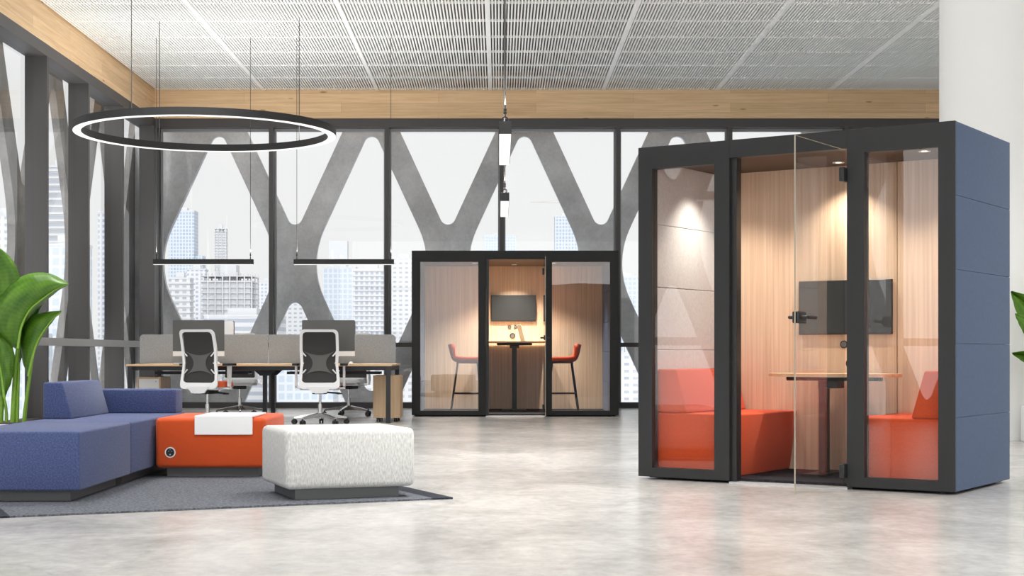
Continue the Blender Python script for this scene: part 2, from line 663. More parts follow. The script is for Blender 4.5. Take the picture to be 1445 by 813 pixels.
tag(MB().box(-5.48, 7.07, 24.3, 24.55, 0.0, 0.088).build('trim_7', 'dark'), 'charcoal sill along the foot of the back windows', 'sill', kind='structure')
tag(MB().box(-5.75, -5.55, Y0, 24.3, 0.0, 0.088).build('trim_8', 'dark'), 'charcoal sill along the foot of the left windows', 'sill', kind='structure')
tag(MB().box(-5.68, -5.44, 24.0, 24.5, 0.0, 4.478).build('trim_9', 'dark'), 'charcoal corner post where left and back windows meet', 'post', kind='structure')

BX = [-5.46, -3.634, -1.788, 0.0456, 1.902, 3.69, 5.55, 7.07]
ords = ['first', 'second', 'third', 'fourth', 'fifth', 'sixth', 'seventh', 'eighth', 'ninth', 'tenth', 'eleventh', 'twelfth', 'thirteenth']
wn = 0
for i in range(7):
    wn += 1
    x0, x1 = BX[i], BX[i + 1]
    w = thing('window_%d' % wn, 'tall back window, %s bay from the glazed corner' % ords[i], 'window', ((x0 + x1) / 2, GY, 0), kind='structure')
    hw = (x1 - x0) / 2
    MB().box(-hw, hw, -0.01, 0.01, 0.06, 4.5).build('pane', 'glass', w)
    MB().box(hw - 0.033, hw + 0.033, -0.2, 0.1, 0.0, 4.5).build('mullion', 'dark', w)
    fr = MB()
    for a, b2 in ((-hw + 0.033, -hw + 0.06), (hw - 0.06, hw - 0.033)):
        fr.box(a, b2, -0.03, 0.03, 0.085, 4.48)
    fr.box(-hw + 0.06, hw - 0.06, -0.03, 0.03, 4.435, 4.48)
    fr.build('sash', 'sash', w)
LY = [24.05 - 1.86 * k for k in range(14)]
for i in range(13):
    wn += 1
    y1, y0 = LY[i], LY[i + 1]
    w = thing('window_%d' % wn, 'tall left window, %s bay from the glazed corner' % ords[i], 'window', (GX, (y0 + y1) / 2, 0), kind='structure')
    hw = (y1 - y0) / 2
    MB().box(-0.01, 0.01, -hw, hw, 0.06, 4.5).build('pane', 'glass', w)
    MB().box(-0.1, 0.17, -hw - 0.035, -hw + 0.035, 0.0, 4.478).build('mullion', 'dark', w)

# concrete lattice walls outside the glazing
def lattice(u0, u1, cen0, period):
    z_mid, dz = 2.34, 2.717
    outer = [(u0, -3.9), (u1, -3.9), (u1, 8.2), (u0, 8.2)]
    holes = []
    hh, hw = 2.254, 1.04
    for j, zc in ((0, z_mid), (1, z_mid + dz), (1, z_mid - dz)):
        for k in range(-20, 21):
            uc = cen0 + k * period + j * period / 2
            if uc - 0.92 > u0 + 0.02 and uc + 0.92 < u1 - 0.02:
                d = [(uc, zc - hh), (uc + hw, zc), (uc, zc + hh), (uc - hw, zc)]
                holes.append(fillet(d, [0.125, 1.36, 0.125, 1.36], 8))
    return outer, holes


o_, h_ = lattice(-5.94, 9.2, -4.578, 2.497)
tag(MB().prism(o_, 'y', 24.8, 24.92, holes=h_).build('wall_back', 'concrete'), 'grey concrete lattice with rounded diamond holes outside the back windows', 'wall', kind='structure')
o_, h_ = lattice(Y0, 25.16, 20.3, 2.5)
tag(MB().prism(o_, 'x', -6.05, -5.95, holes=h_).build('wall_left', 'concreteshaded'), 'grey concrete lattice with rounded diamond holes outside the left windows', 'wall', kind='structure')
tag(MB().box(7.07, 7.3, 1.0, 24.6, 0, CEIL + 0.3).build('wall_right', 'wallwhite'), 'plain white wall behind the round column', 'wall', kind='structure')
co = MB().lathe([(0.0, 0.0), (0.53, 0.0), (0.53, CEIL + 0.1), (0.0, CEIL + 0.1)], (5.07, 15.6, 0), 72)
tag(co.build('column', 'wallwhite', smooth=True), 'thick round white column behind the blue sided pod', 'column', kind='structure')

# ------------------------------------------------------------------ city outside
GZ = -220.0
tag(MB().box(-2500, 2500, 27, 5000, GZ - 1, GZ).build('ground', 'ground'), 'pale hazy ground far below the windows', 'ground', kind='structure')


def building(name, label, px0, px1, ytop, Y, mat, slabs=None, roof=True, step=None, cat='building'):
    Y *= 4.5
    k = Y / F
    x0, x1 = (px0 - CX) * k, (px1 - CX) * k
    zt = CAMZ + (HY - ytop) * k
    w = x1 - x0
    d = max(10.0, w * 0.8)
    t = thing(name, label, cat, ((x0 + x1) / 2, Y + d / 2, GZ))
    h = zt - GZ
    hw, hd = w / 2, d / 2
    if mat == 'frame':
        b_ = MB()
        c_ = MB()
        zz = 3.4
        while zz < h:
            b_.box(-hw, hw, -hd, hd, zz - 0.55, zz)
            zz += 3.4
        nx = max(3, int(w / 4.5))
        for a in range(nx + 1):
            xx = -hw + 0.4 + (w - 0.8) * a / nx
            for yy in (-hd + 0.4, 0, hd - 0.4):
                c_.box(xx - 0.35, xx + 0.35, yy - 0.35, yy + 0.35, 0, h)
        b_.build('floor_slab', 'bconc', t)
        c_.build('concrete_frame', 'bconc', t)
        MB().box(-hw * 0.3, hw * 0.3, -hd * 0.4, hd * 0.6, 0, h + 5).build('stair_core', 'fac_faint', t)
        MB().box(-hw + 1.4, hw - 1.4, -hd + 1.2, hd - 1.2, 0, h - 5).build('pale_filler', 'fac_faint', t)  # pale box added inside to lighten the dark openings
        return t, zt
    MB().box(-hw, hw, -hd, hd, 0, h).build('tower_body', mat, t)
    if slabs:
        s_ = MB()
        zz = slabs
        while zz < h:
            s_.box(-hw - 0.7, hw + 0.7, -hd - 0.9, hd + 0.7, zz - 0.3, zz + 0.5)
            zz += slabs
        s_.build('balcony_band', 'bconc', t)
    if roof:
        MB().box(-hw - 0.2, hw + 0.2, -hd - 0.2, hd + 0.2, h, h + 0.9).build('parapet', 'bconc', t)
        MB().box(-hw * 0.45, hw * 0.35, -hd * 0.4, hd * 0.5, h, h + 4.0).build('roof_block', 'fac_faint', t)
    if step:
        sw, sh = step
        MB().box(hw, hw + sw * w, -hd * 0.7, hd, 0, h * sh).build('side_wing', mat, t)
    return t, zt


def crane(px, z0, Y, h, jib, label, dirn=1):
    k = Y / F
    t = thing('tower_crane', label, 'crane', ((px - CX) * k, Y + 12, z0))
    b_ = MB()
    for a in (-0.5, 0.5):
        for c in (-0.5, 0.5):
            b_.box(a - 0.12, a + 0.12, c - 0.12, c + 0.12, 0, h)
    zz = 0.0
    while zz < h - 1.5:
        for c in (-0.5, 0.5):
            b_.cyl((-0.5, c, zz), (0.5, c, zz + 1.5), 0.09, seg=5)
        zz += 1.5
    b_.build('mast', 'crane', t)
    j_ = MB()
    j_.cyl((-jib * 0.3 * dirn, 0, h), (jib * dirn, 0, h + 1.0), 0.22, seg=6)
    j_.cyl((-jib * 0.3 * dirn, 0, h + 0.2), (0, 0, h + 3.4), 0.1, seg=6)
    j_.cyl((jib * 0.8 * dirn, 0, h + 0.9), (0, 0, h + 3.4), 0.1, seg=6)
    j_.box(-jib * 0.3 * dirn - 0.8, -jib * 0.3 * dirn + 0.8, -0.6, 0.6, h - 1.4, h)
    j_.build('jib', 'crane', t)
    return t


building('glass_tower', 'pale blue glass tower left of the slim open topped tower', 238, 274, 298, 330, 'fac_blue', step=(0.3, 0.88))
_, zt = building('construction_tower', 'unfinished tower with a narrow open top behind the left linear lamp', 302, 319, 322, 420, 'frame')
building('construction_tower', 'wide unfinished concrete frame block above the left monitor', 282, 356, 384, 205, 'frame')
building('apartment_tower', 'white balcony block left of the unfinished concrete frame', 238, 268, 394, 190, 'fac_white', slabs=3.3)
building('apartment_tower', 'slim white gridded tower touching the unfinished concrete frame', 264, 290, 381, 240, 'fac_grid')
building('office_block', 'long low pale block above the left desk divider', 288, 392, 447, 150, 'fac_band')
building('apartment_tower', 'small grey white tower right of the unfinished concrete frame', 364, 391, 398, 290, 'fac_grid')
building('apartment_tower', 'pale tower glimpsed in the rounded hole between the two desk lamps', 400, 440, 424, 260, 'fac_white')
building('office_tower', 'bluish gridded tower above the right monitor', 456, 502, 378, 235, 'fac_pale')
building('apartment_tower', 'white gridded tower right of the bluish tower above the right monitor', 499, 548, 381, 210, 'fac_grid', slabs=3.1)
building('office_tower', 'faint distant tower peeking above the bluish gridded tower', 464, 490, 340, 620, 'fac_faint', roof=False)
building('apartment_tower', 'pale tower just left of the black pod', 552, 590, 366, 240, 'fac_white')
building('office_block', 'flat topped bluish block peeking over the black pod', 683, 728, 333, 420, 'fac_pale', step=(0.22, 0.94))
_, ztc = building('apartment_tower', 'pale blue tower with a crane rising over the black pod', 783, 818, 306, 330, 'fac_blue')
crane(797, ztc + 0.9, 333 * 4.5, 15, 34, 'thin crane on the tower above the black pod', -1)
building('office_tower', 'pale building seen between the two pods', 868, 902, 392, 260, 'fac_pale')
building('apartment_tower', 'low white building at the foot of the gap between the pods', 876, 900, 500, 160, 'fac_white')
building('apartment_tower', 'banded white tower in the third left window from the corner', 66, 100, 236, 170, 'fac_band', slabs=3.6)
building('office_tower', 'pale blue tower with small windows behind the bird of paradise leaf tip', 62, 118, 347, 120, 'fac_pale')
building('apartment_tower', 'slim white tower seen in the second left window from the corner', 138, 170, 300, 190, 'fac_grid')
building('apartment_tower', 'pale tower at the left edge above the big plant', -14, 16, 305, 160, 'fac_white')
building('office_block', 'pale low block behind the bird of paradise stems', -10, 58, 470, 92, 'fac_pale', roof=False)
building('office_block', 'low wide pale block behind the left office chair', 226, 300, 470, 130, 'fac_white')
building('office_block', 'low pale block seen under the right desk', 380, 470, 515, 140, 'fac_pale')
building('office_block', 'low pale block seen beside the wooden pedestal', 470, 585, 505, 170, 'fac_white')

# ------------------------------------------------------------------ lounge
RB = 0.012
a = math.radians(24.3)
rx, ry = -2.570 - 0.13 * math.cos(a), 7.986 - 0.13 * math.sin(a)
rug = thing('rug', 'dark grey carpet rug under the blue sofa and ottomans', 'rug', (rx, ry, 0), a)
RW, RD = 2.65, 2.45
MB().box(0.13, RW - 0.13, 0, RD, 0.001, 0.011).build('rug_field', 'rug', rug)
for u0, u1 in ((0, 0.13), (RW - 0.13, RW)):
    e = MB().box(u0, u1, 0, RD, 0.001, 0.011).build('rug_border', 'rugdark', rug)
    e['label'] = 'charcoal border strip'

sofa = thing('modular_sofa', 'long blue fabric modular sofa with low backrests on the grey rug', 'sofa', (-3.12, 8.7, RB))
# local: x 0..0.72, y 0..2.96
MB().box(0.0, 0.72, 0.0, 1.216, 0.065, 0.405, 0.014, 3).build('seat', 'bluefab', sofa, True)
MB().box(0.0, 0.72, 1.222, 2.96, 0.065, 0.405, 0.014, 3).build('seat', 'bluefab', sofa, True)
MB().box(0.08, 0.64, 0.10, 1.14, 0.0, 0.066).build('plinth', 'plinth', sofa)
MB().box(0.08, 0.64, 1.30, 2.86, 0.0, 0.066).build('plinth', 'plinth', sofa)
MB().prism([(0.0, 0.404), (0.2, 0.404), (0.13, 0.655), (0.0, 0.655)], 'y', 1.70, 2.70, 0.014, 3).build('backrest', 'bluefab', sofa, True)
MB().box(0.0, 0.695, 2.71, 2.955, 0.404, 0.585, 0.014, 3).build('backrest', 'bluefab', sofa, True)

ot = thing('ottoman', 'square orange fabric ottoman with a white tray on top', 'ottoman', (-2.375, 10.5, RB))
MB().box(0.0, 0.765, 0.0, 0.92, 0.063, 0.408, 0.03, 4).build('cushion', 'orange', ot, True)
MB().box(0.07, 0.70, 0.06, 0.86, 0.0, 0.064).build('plinth', 'plinth', ot)
so = MB().cyl((0.105, 0.004, 0.17), (0.105, -0.004, 0.17), 0.037, seg=32).build('power_socket', 'white', ot, True)
so['label'] = 'round white rimmed power socket'
MB().cyl((0.105, -0.003, 0.17), (0.105, -0.006, 0.17), 0.029, seg=32).build('socket_face', 'blackmetal', so, True)
dm = MB()
dm.cyl((0.105, -0.005, 0.155), (0.105, -0.0075, 0.155), 0.005, seg=12)
for dx, dz in ((-0.01, 0.008), (0.01, 0.008), (0.0, 0.02)):
    dm.cyl((0.105 + dx, -0.005, 0.17 + dz), (0.105 + dx, -0.007, 0.17 + dz), 0.0025, seg=8)
dm.build('socket_pin', 'silver', so, True)

tray = thing('saddle_tray', 'white saddle tray draped over the front of the orange ottoman', 'tray', (-2.375, 10.5, RB))
t_ = MB()
t_.prism([(-0.016, 0.292), (-0.004, 0.292), (-0.004, 0.411), (0.62, 0.411), (0.62, 0.424), (-0.016, 0.424)], 'x', 0.275, 0.675, 0.004, 3)
t_.build('tray_shell', 'whitetray', tray, False)

g = thing('ottoman', 'pale grey flecked fabric ottoman at the rug corner', 'ottoman', (-1.232, 8.77, RB), math.radians(20.5))
MB().box(0.0, 0.785, 0.0, 0.68, 0.063, 0.41, 0.035, 4).build('cushion', 'greyfab', g, True)
MB().box(0.07, 0.70, 0.06, 0.62, 0.0, 0.064).build('plinth', 'plinth', g)


# ------------------------------------------------------------------ plants
def crv(pts, n):
    """Catmull-Rom through the points."""
    P = [Vector(p) for p in pts]
    P = [P[0] * 2 - P[1]] + P + [P[-1] * 2 - P[-2]]
    out = []
    segs = len(P) - 3
    for i in range(n + 1):
        t = i / n * segs
        k = min(int(t), segs - 1)
        t -= k
        a, b2, c, d = P[k:k + 4]
        out.append(0.5 * ((2 * b2) + (c - a) * t + (2 * a - 5 * b2 + 4 * c - d) * t * t + (3 * b2 - a - 3 * c + d) * t ** 3))
    return out


def leaf(parent, mid, ea, eb, mat, n=28, m=7):
    mid, ea = crv(mid, n), crv(ea, n)
    eb = crv(eb, n) if eb else None
    vs, fs, uvs = [], [], []
    for side, ed in ((0, ea), (1, eb)):
        if ed is None:
            continue
        b0 = len(vs)
        for i in range(n + 1):
            wlen = (ed[i] - mid[i]).length
            for j in range(m + 1):
                t = j / m
                p = mid[i].lerp(ed[i], t)
                p = p + Vector((0, -1, 0.15)) * (math.sin(t * PI) * wlen * 0.16)
                p = p + Vector((0, 1, 0)) * (0.006 * math.sin(i * 1.3 + side) * t)
                vs.append(p)
                uvs.append((t, i / n))
        for i in range(n):
            for j in range(m):
                q = b0 + i * (m + 1) + j
                fs.append((q, q + 1, q + m + 2, q + m + 1))
    me = bpy.data.meshes.new('leaf')
    me.from_pydata([tuple(v) for v in vs], [], fs)
    ul = me.uv_layers.new(name='UVMap')
    for lp in me.loops:
        ul.data[lp.index].uv = uvs[lp.vertex_index]
    for p in me.polygons:
        p.use_smooth = True
    me.materials.append(M[mat])
    o = bpy.data.objects.new('leaf', me)
    COL.objects.link(o)
    o.parent = parent
    md = o.modifiers.new('solid', 'SOLIDIFY')
    md.thickness = 0.003
    rib = MB().tube(mid, 0.006, 8, [0.010 * (1 - 0.8 * i / n) for i in range(n + 1)]).build('midrib', 'stem', o, True)
    return o


PX0 = Vector((-3.64, 11.1, 0))


def Lp(pts, dy=0.0, Y=11.05):
    return [at(p[0], p[1], Y + (p[2] if len(p) > 2 else 0) + dy) - PX0 for p in pts]


pl = thing('bird_of_paradise_plant', 'tall green broad leaved plant in white planter behind the blue sofa', 'plant', PX0)
pt = MB()
pt.box(-0.25, 0.25, -0.25, 0.25, 0.0, 0.36, 0.012, 2)
pt.build('planter', 'white', pl, True)
MB().box(-0.225, 0.225, -0.225, 0.225, 0.355, 0.366).build('soil', 'soil', pl)
leaf(pl, Lp([(-6, 470), (-14, 425), (-22, 380), (-30, 328)]), Lp([(-5, 469), (25, 425), (21, 372), (-29, 327)], -0.06), Lp([(-7, 469), (-58, 425), (-62, 372), (-31, 327)], -0.08), 'leaf')
leaf(pl, Lp([(25, 492), (30, 462), (42, 438), (60, 422), (80, 408), (97, 401)], -0.15), Lp([(24, 493), (-18, 462), (2, 412), (34, 389), (68, 386), (97, 400)], -0.05), Lp([(26, 492), (36, 466), (48, 443), (65, 425), (83, 410), (97, 402)], 0.1), 'leaf')
leaf(pl, Lp([(40, 531), (46, 503), (53, 482), (66, 461), (78, 447), (87, 440)], -0.1), Lp([(39, 530), (31, 503), (31, 471), (42, 449), (64, 441), (87, 439)], 0.0), Lp([(41, 530), (48, 504), (55, 484), (68, 463), (79, 448), (87, 441)], 0.1), 'leaf')
leaf(pl, Lp([(27, 512), (31, 475), (42, 443), (61, 423)], 0.12), Lp([(28, 511), (38, 484), (51, 448), (62, 425)], 0.1), Lp([(26, 512), (26, 470), (38, 436), (60, 422)], 0.2), 'leafdark')
leaf(pl, Lp([(6, 562), (2, 530), (-3, 500), (-5, 470)], -0.15), Lp([(7, 561), (18, 532), (19, 493), (-4, 469)], -0.12), Lp([(5, 561), (-22, 532), (-24, 493), (-6, 469)], -0.12), 'leaf')
leaf(pl, Lp([(-28, 560), (-36, 500), (-52, 440), (-80, 400)], 0.05), Lp([(-27, 560), (-14, 500), (-30, 432), (-80, 398)], 0.1), Lp([(-29, 560), (-60, 500), (-80, 445), (-82, 402)], 0.1), 'leafdark')
for pts, r in (([(0, 605), (2, 560), (0, 520), (-6, 470)], 0.017), ([(18, 605), (20, 560), (22, 520), (25, 492)], 0.018), ([(33, 605), (36, 575), (40, 545), (46, 503)], 0.013), ([(9, 605), (9, 585), (8, 572), (6, 562)], 0.011), ([(24, 605), (25, 570), (26, 540), (27, 512)], 0.011), ([(-14, 605), (-18, 590), (-24, 575), (-28, 560)], 0.012)):
    q = crv(Lp(pts, -0.02), 14)
    MB().tube(q, r, 10, [r * (1.25 - 0.5 * i / 14) for i in range(15)]).build('stalk', 'stem', pl, True)

P2 = Vector((5.42, 14.7, 0))
p2 = thing('bird_of_paradise_plant', 'green broad leaved plant in white planter beside the round column', 'plant', P2)
MB().box(-0.28, 0.28, -0.28, 0.28, 0.0, 0.36, 0.012, 2).build('planter', 'white', p2, True)
MB().box(-0.25, 0.25, -0.25, 0.25, 0.355, 0.366).build('soil', 'soil', p2)


def L2p(pts, dy=0.0):
    return [at(p[0], p[1], 14.65 + dy) - P2 for p in pts]


leaf(p2, L2p([(1462, 500), (1458, 468), (1446, 430), (1426, 412)]), L2p([(1461, 500), (1449, 474), (1434, 440), (1426, 413)], -0.05), L2p([(1463, 500), (1478, 470), (1470, 425), (1428, 411)], -0.05), 'leaf')
leaf(p2, L2p([(1466, 520), (1462, 480), (1448, 455), (1432, 443)], -0.2), L2p([(1465, 520), (1452, 485), (1440, 462), (1432, 444)], -0.2), L2p([(1467, 520), (1476, 480), (1462, 450), (1433, 442)], -0.2), 'leaf')
leaf(p2, L2p([(1470, 540), (1464, 515), (1448, 502), (1428, 499)], 0.05), L2p([(1469, 540), (1458, 520), (1444, 511), (1428, 500)], 0.0), L2p([(1471, 540), (1472, 510), (1452, 496), (1429, 498)], 0.0), 'leaf')
leaf(p2, L2p([(1480, 520), (1490, 470), (1505, 430), (1525, 400)], 0.1), L2p([(1481, 520), (1510, 480), (1520, 440), (1526, 401)], 0.1), L2p([(1479, 520), (1472, 470), (1488, 425), (1524, 399)], 0.1), 'leafdark')
for pts in ([(1466, 572), (1466, 550), (1464, 525), (1462, 500)], [(1472, 572), (1470, 555), (1468, 540), (1466, 520)], [(1478, 572), (1476, 560), (1473, 550), (1470, 540)], [(1484, 572), (1482, 555), (1481, 540), (1480, 520)]):
    MB().tube(crv(L2p(pts), 10), 0.015, 10).build('stalk', 'stem', p2, True)

# ------------------------------------------------------------------ lamps
rl = thing('ring_pendant', 'large charcoal ring lamp with glowing underside hung from the ceiling', 'pendant lamp', (-3.465, 18.0, 3.455))
RO, RI = 1.53, 1.43
MB().lathe([(RI, 0.003), (RI, 0.088), (RO, 0.088), (RO, 0.003)], (0, 0, 0), 128, True).build('ring_housing', 'podframe', rl, True)
MB().lathe([(RI + 0.004, 0.0), (RI + 0.004, 0.006), (RO - 0.004, 0.006), (RO - 0.004, 0.0)], (0, 0, 0), 128, True).build('ring_diffuser', 'led_cool', rl, True)
for ang in (248, 124, 50):
    t = math.radians(ang)
    xx, yy = 1.48 * math.cos(t), 1.48 * math.sin(t)
    MB().cyl((xx, yy, 0.086), (xx, yy, CEIL - 3.455 + 0.02), 0.005, seg=8).build('cable', 'cable', rl)


def linear_lamp(label, loc, rz):
    o = thing('linear_pendant', label, 'pendant lamp', loc, rz, 'linear pendant lamps')
    h = 0.665
    MB().box(-h, h, -0.035, 0.035, 0.004, 0.072, 0.003, 1).build('housing', 'podframe', o)
    MB().box(-h + 0.004, h - 0.004, -0.032, 0.032, 0.0, 0.006).build('diffuser', 'led_cool', o)
    for s in (-1, 1):
        xx = s * (h - 0.04)
        c = MB().cyl((xx, 0, 0.13), (xx, 0, CEIL - loc[2] + 0.02), 0.0035, seg=8).build('cable', 'cable', o)
        cp = MB()
        for k in range(12):
            a0, a1 = 2 * PI * k / 12, 2 * PI * (k + 1) / 12
            cp.cyl((xx, 0.016 * math.cos(a0), 0.086 + 0.016 * math.sin(a0)), (xx, 0.016 * math.cos(a1), 0.086 + 0.016 * math.sin(a1)), 0.004, seg=6)
        cp.cyl((xx, 0, 0.10), (xx, 0, 0.122), 0.004, seg=8)
        cp.cyl((xx, 0, 0.118), (xx, 0, 0.130), 0.009, seg=10)
        cp.cyl((xx, 0, 0.134), (xx, 0, 0.146), 0.009, seg=10)
        cp.build('cable_clip', 'black', c)
    return o


linear_lamp('black linear pendant lamp above the left monitor', (-3.927, 20.2, 2.05), 0)
linear_lamp('black linear pendant lamp above the right monitor', (-2.06, 20.2, 2.05), 0)
linear_lamp('linear pendant lamp seen end on, nearest, touching the timber beam', (0.034, 8.9, 2.05), PI / 2)
linear_lamp('linear pendant lamp seen end on, lower one just above the black pod', (0.046, 12.51, 2.05), PI / 2)

# ------------------------------------------------------------------ bench desk
DX0, DX1, DC = -4.66, -1.34, -3.0
DYA, DYB, DYM = 19.0, 20.72, 19.86
TZ = 0.735
desk = thing('bench_desk', 'long oak topped bench desk with black legs by the windows', 'desk', (DC, DYM, 0))
hw, hd = (DX1 - DX0) / 2, (DYB - DYA) / 2
for x0, x1 in ((-hw, -0.002), (0.002, hw)):
    for y0, y1 in ((-hd, -0.04), (0.04, hd)):
        MB().box(x0, x1, y0, y1, TZ - 0.025, TZ, 0.002, 1).build('desk_top', 'deskwood', desk)
bm_ = MB()
for yy in (-hd + 0.06, -0.08, 0.08, hd - 0.06):
    bm_.box(-hw + 0.03, hw - 0.03, yy - 0.02, yy + 0.02, TZ - 0.075, TZ - 0.027)
bm_.build('under_frame', 'blackmetal', desk)
ct = MB()
for a_, b_ in ((-hw + 0.2, -0.25), (0.25, hw - 0.2)):
    ct.box(a_, b_, -0.14, 0.14, TZ - 0.135, TZ - 0.12)
    ct.box(a_, b_, -0.15, -0.135, TZ - 0.135, TZ - 0.10)
    ct.box(a_, b_, 0.135, 0.15, TZ - 0.135, TZ - 0.10)
ct.build('cable_tray', 'blackmetal', desk)
for s in (-1, 1):
    lx = s * (hw - 0.045)
    for yy in (-hd + 0.03, hd - 0.03):
        MB().box(lx - 0.028, lx + 0.028, yy - 0.028, yy + 0.028, 0.0, TZ - 0.026).build('leg', 'blackmetal', desk)
    MB().box(lx - 0.028, lx + 0.028, -hd + 0.058, hd - 0.058, TZ - 0.08, TZ - 0.026).build('end_rail', 'blackmetal', desk)
for yy, xo in ((-0.36, 0.0), (0.34, 0.0)):
    MB().box(xo - 0.026, xo + 0.026, yy - 0.026, yy + 0.026, 0.0, TZ - 0.026).build('leg', 'blackmetal', desk)
    MB().prism([(-0.19, TZ - 0.03), (0.19, TZ - 0.03), (0.06, TZ - 0.15), (-0.06, TZ - 0.15)], 'y', yy - 0.035, yy - 0.028).build('leg_bracket', 'blackmetal', desk)

for k, (x0, x1, lb) in enumerate(((-4.69, -3.015, 'grey felt desk divider behind the left monitor'), (-3.005, -1.35, 'grey felt desk divider behind the right monitor'))):
    pts = fillet([(x0, TZ + 0.005), (x1, TZ + 0.005), (x1, 1.118), (x0, 1.118)], [0.01, 0.01, 0.05 if k else 0.02, 0.02 if k else 0.05], 6)
    tag(MB().prism(pts, 'y', DYM - 0.018, DYM + 0.018).build('desk_divider', 'screenfab'), lb, 'divider', 'felt desk dividers')


def monitor(label, x, y, rz, name='desktop_monitor'):
    o = thing(name, label, 'monitor', (x, y, TZ), rz, 'monitors on the bench desk')
    # local: screen faces -y
    MB().prism(rounded_rect(-0.34, 0.34, 0.165, 0.565, 0.01), 'y', -0.012, 0.004).build('screen', 'monitor', o)
    c = MB().box(-0.34, 0.34, -0.012, 0.006, 0.1, 0.164, 0.003, 1).build('chin', 'white', o)
    c['label'] = 'white bar under the screen'
    MB().prism(fillet([(-0.33, 0.105), (0.33, 0.105), (0.33, 0.562), (-0.33, 0.562)], [0.02] * 4, 5), 'y', 0.004, 0.03).build('rear_shell', 'white', o)
    st = MB()
    st.prism([(0.03, 0.36), (0.045, 0.36), (0.085, 0.008), (0.07, 0.008)], 'x', -0.09, 0.09)
    st.box(-0.1, 0.1, -0.08, 0.1, 0.001, 0.009, 0.003, 1)
    st.build('stand', 'silver', o)
    return o


monitor('dark faced monitor on the left half of the bench desk', -3.875, 19.62, math.radians(-6))
monitor('dark faced monitor on the right half of the bench desk', -2.20, 19.62, 0.0)
monitor('white backed monitor peeking out right of the left monitor', -3.84, 20.12, PI)
monitor('white backed monitor hidden behind the right monitor', -2.24, 20.12, PI)


def keyboard(label, x, y):
    o = thing('keyboard', label, 'keyboard', (x, y, TZ), 0, 'keyboards on the bench desk')
    MB().box(-0.2, 0.2, -0.06, 0.06, 0.001, 0.012, 0.003, 1).build('keyboard_body', 'silver', o)
    k_ = MB()
    for r in range(5):
        for c in range(13):
            k_.box(-0.19 + c * 0.0293, -0.19 + c * 0.0293 + 0.025, -0.052 + r * 0.021, -0.052 + r * 0.021 + 0.017, 0.011, 0.016)
    k_.build('keys', 'white', o)


def mouse(label, x, y):
    m_ = MB()
    prof = []
    n, mm = 10, 16
    vs, fs = [], []
    for i in range(n + 1):
        a_ = PI / 2 * i / n
        for j in range(mm):
            t = 2 * PI * j / mm
            vs.append((0.03 * math.cos(t) * math.cos(a_), 0.055 * math.sin(t) * math.cos(a_), 0.034 * math.sin(a_)))
    for i in range(n):
        for j in range(mm):
            fs.append((i * mm + j, i * mm + (j + 1) % mm, (i + 1) * mm + (j + 1) % mm, (i + 1) * mm + j))
    fs.append(tuple(reversed(range(mm))))
    o = m_.add(vs, fs).build('computer_mouse', 'white', None, True)
    o.location = (x, y, TZ + 0.001)
    tag(o, label, 'mouse', 'computer mice on the bench desk')


keyboard('pale keyboard in front of the left monitor', -3.92, 19.25)
keyboard('pale keyboard in front of the right monitor', -2.24, 19.25)
mouse('white mouse in front of the left monitor', -3.56, 19.22)
mouse('white mouse in front of the right monitor', -1.87, 19.22)


def pedestal(label, x, y, w, d, h, white):
    o = thing('drawer_pedestal', label, 'drawer unit', (x, y, 0), 0, 'oak drawer pedestals')
    z0 = 0.05
    b_ = MB()
    b_.box(0, 0.02, 0, d, z0, h)
    b_.box(w - 0.02, w, 0, d, z0, h)
    b_.box(0.02, w - 0.02, 0, d, h - 0.02, h)
    b_.box(0.02, w - 0.02, 0, d, z0, z0 + 0.02)
    b_.box(0.02, w - 0.02, d - 0.015, d, z0 + 0.02, h - 0.02)
    b_.build('carcass', 'pedwood', o)
    if white:
        for k, (a_, c_) in enumerate(((h - 0.175, h - 0.022), (h - 0.335, h - 0.18), (z0 + 0.022, h - 0.34))):
            dr = MB().box(0.022, w - 0.022, 0.008, d - 0.02, a_, c_).build('drawer', 'white', o)
            dr['label'] = 'white drawer front'
            if k == 0:
                MB().cyl((w - 0.06, 0.009, c_ - 0.035), (w - 0.06, -0.002, c_ - 0.035), 0.008, seg=12).build('lock', 'silver', dr)
    else:
        MB().box(0.0, w, -0.018, -0.001, z0, h).build('back_panel', 'pedwood', o)
    for xx in (0.06, w - 0.06):
        for yy in (0.06, d - 0.06):
            c_ = MB()
            c_.cyl((xx - 0.02, yy, 0.025), (xx - 0.004, yy, 0.025), 0.025, seg=16)
            c_.cyl((xx + 0.004, yy, 0.025), (xx + 0.02, yy, 0.025), 0.025, seg=16)
            c_.box(xx - 0.022, xx + 0.022, yy - 0.02, yy + 0.02, 0.028, 0.051)
            c_.build('caster', 'black', o)


pedestal('oak pedestal with white drawer fronts at the left end of the bench desk', -4.60, 19.32, 0.30, 0.6, 0.57, True)
pedestal('plain oak pedestal behind the right leg of the bench desk', -1.60, 19.35, 0.34, 0.6, 0.59, False)


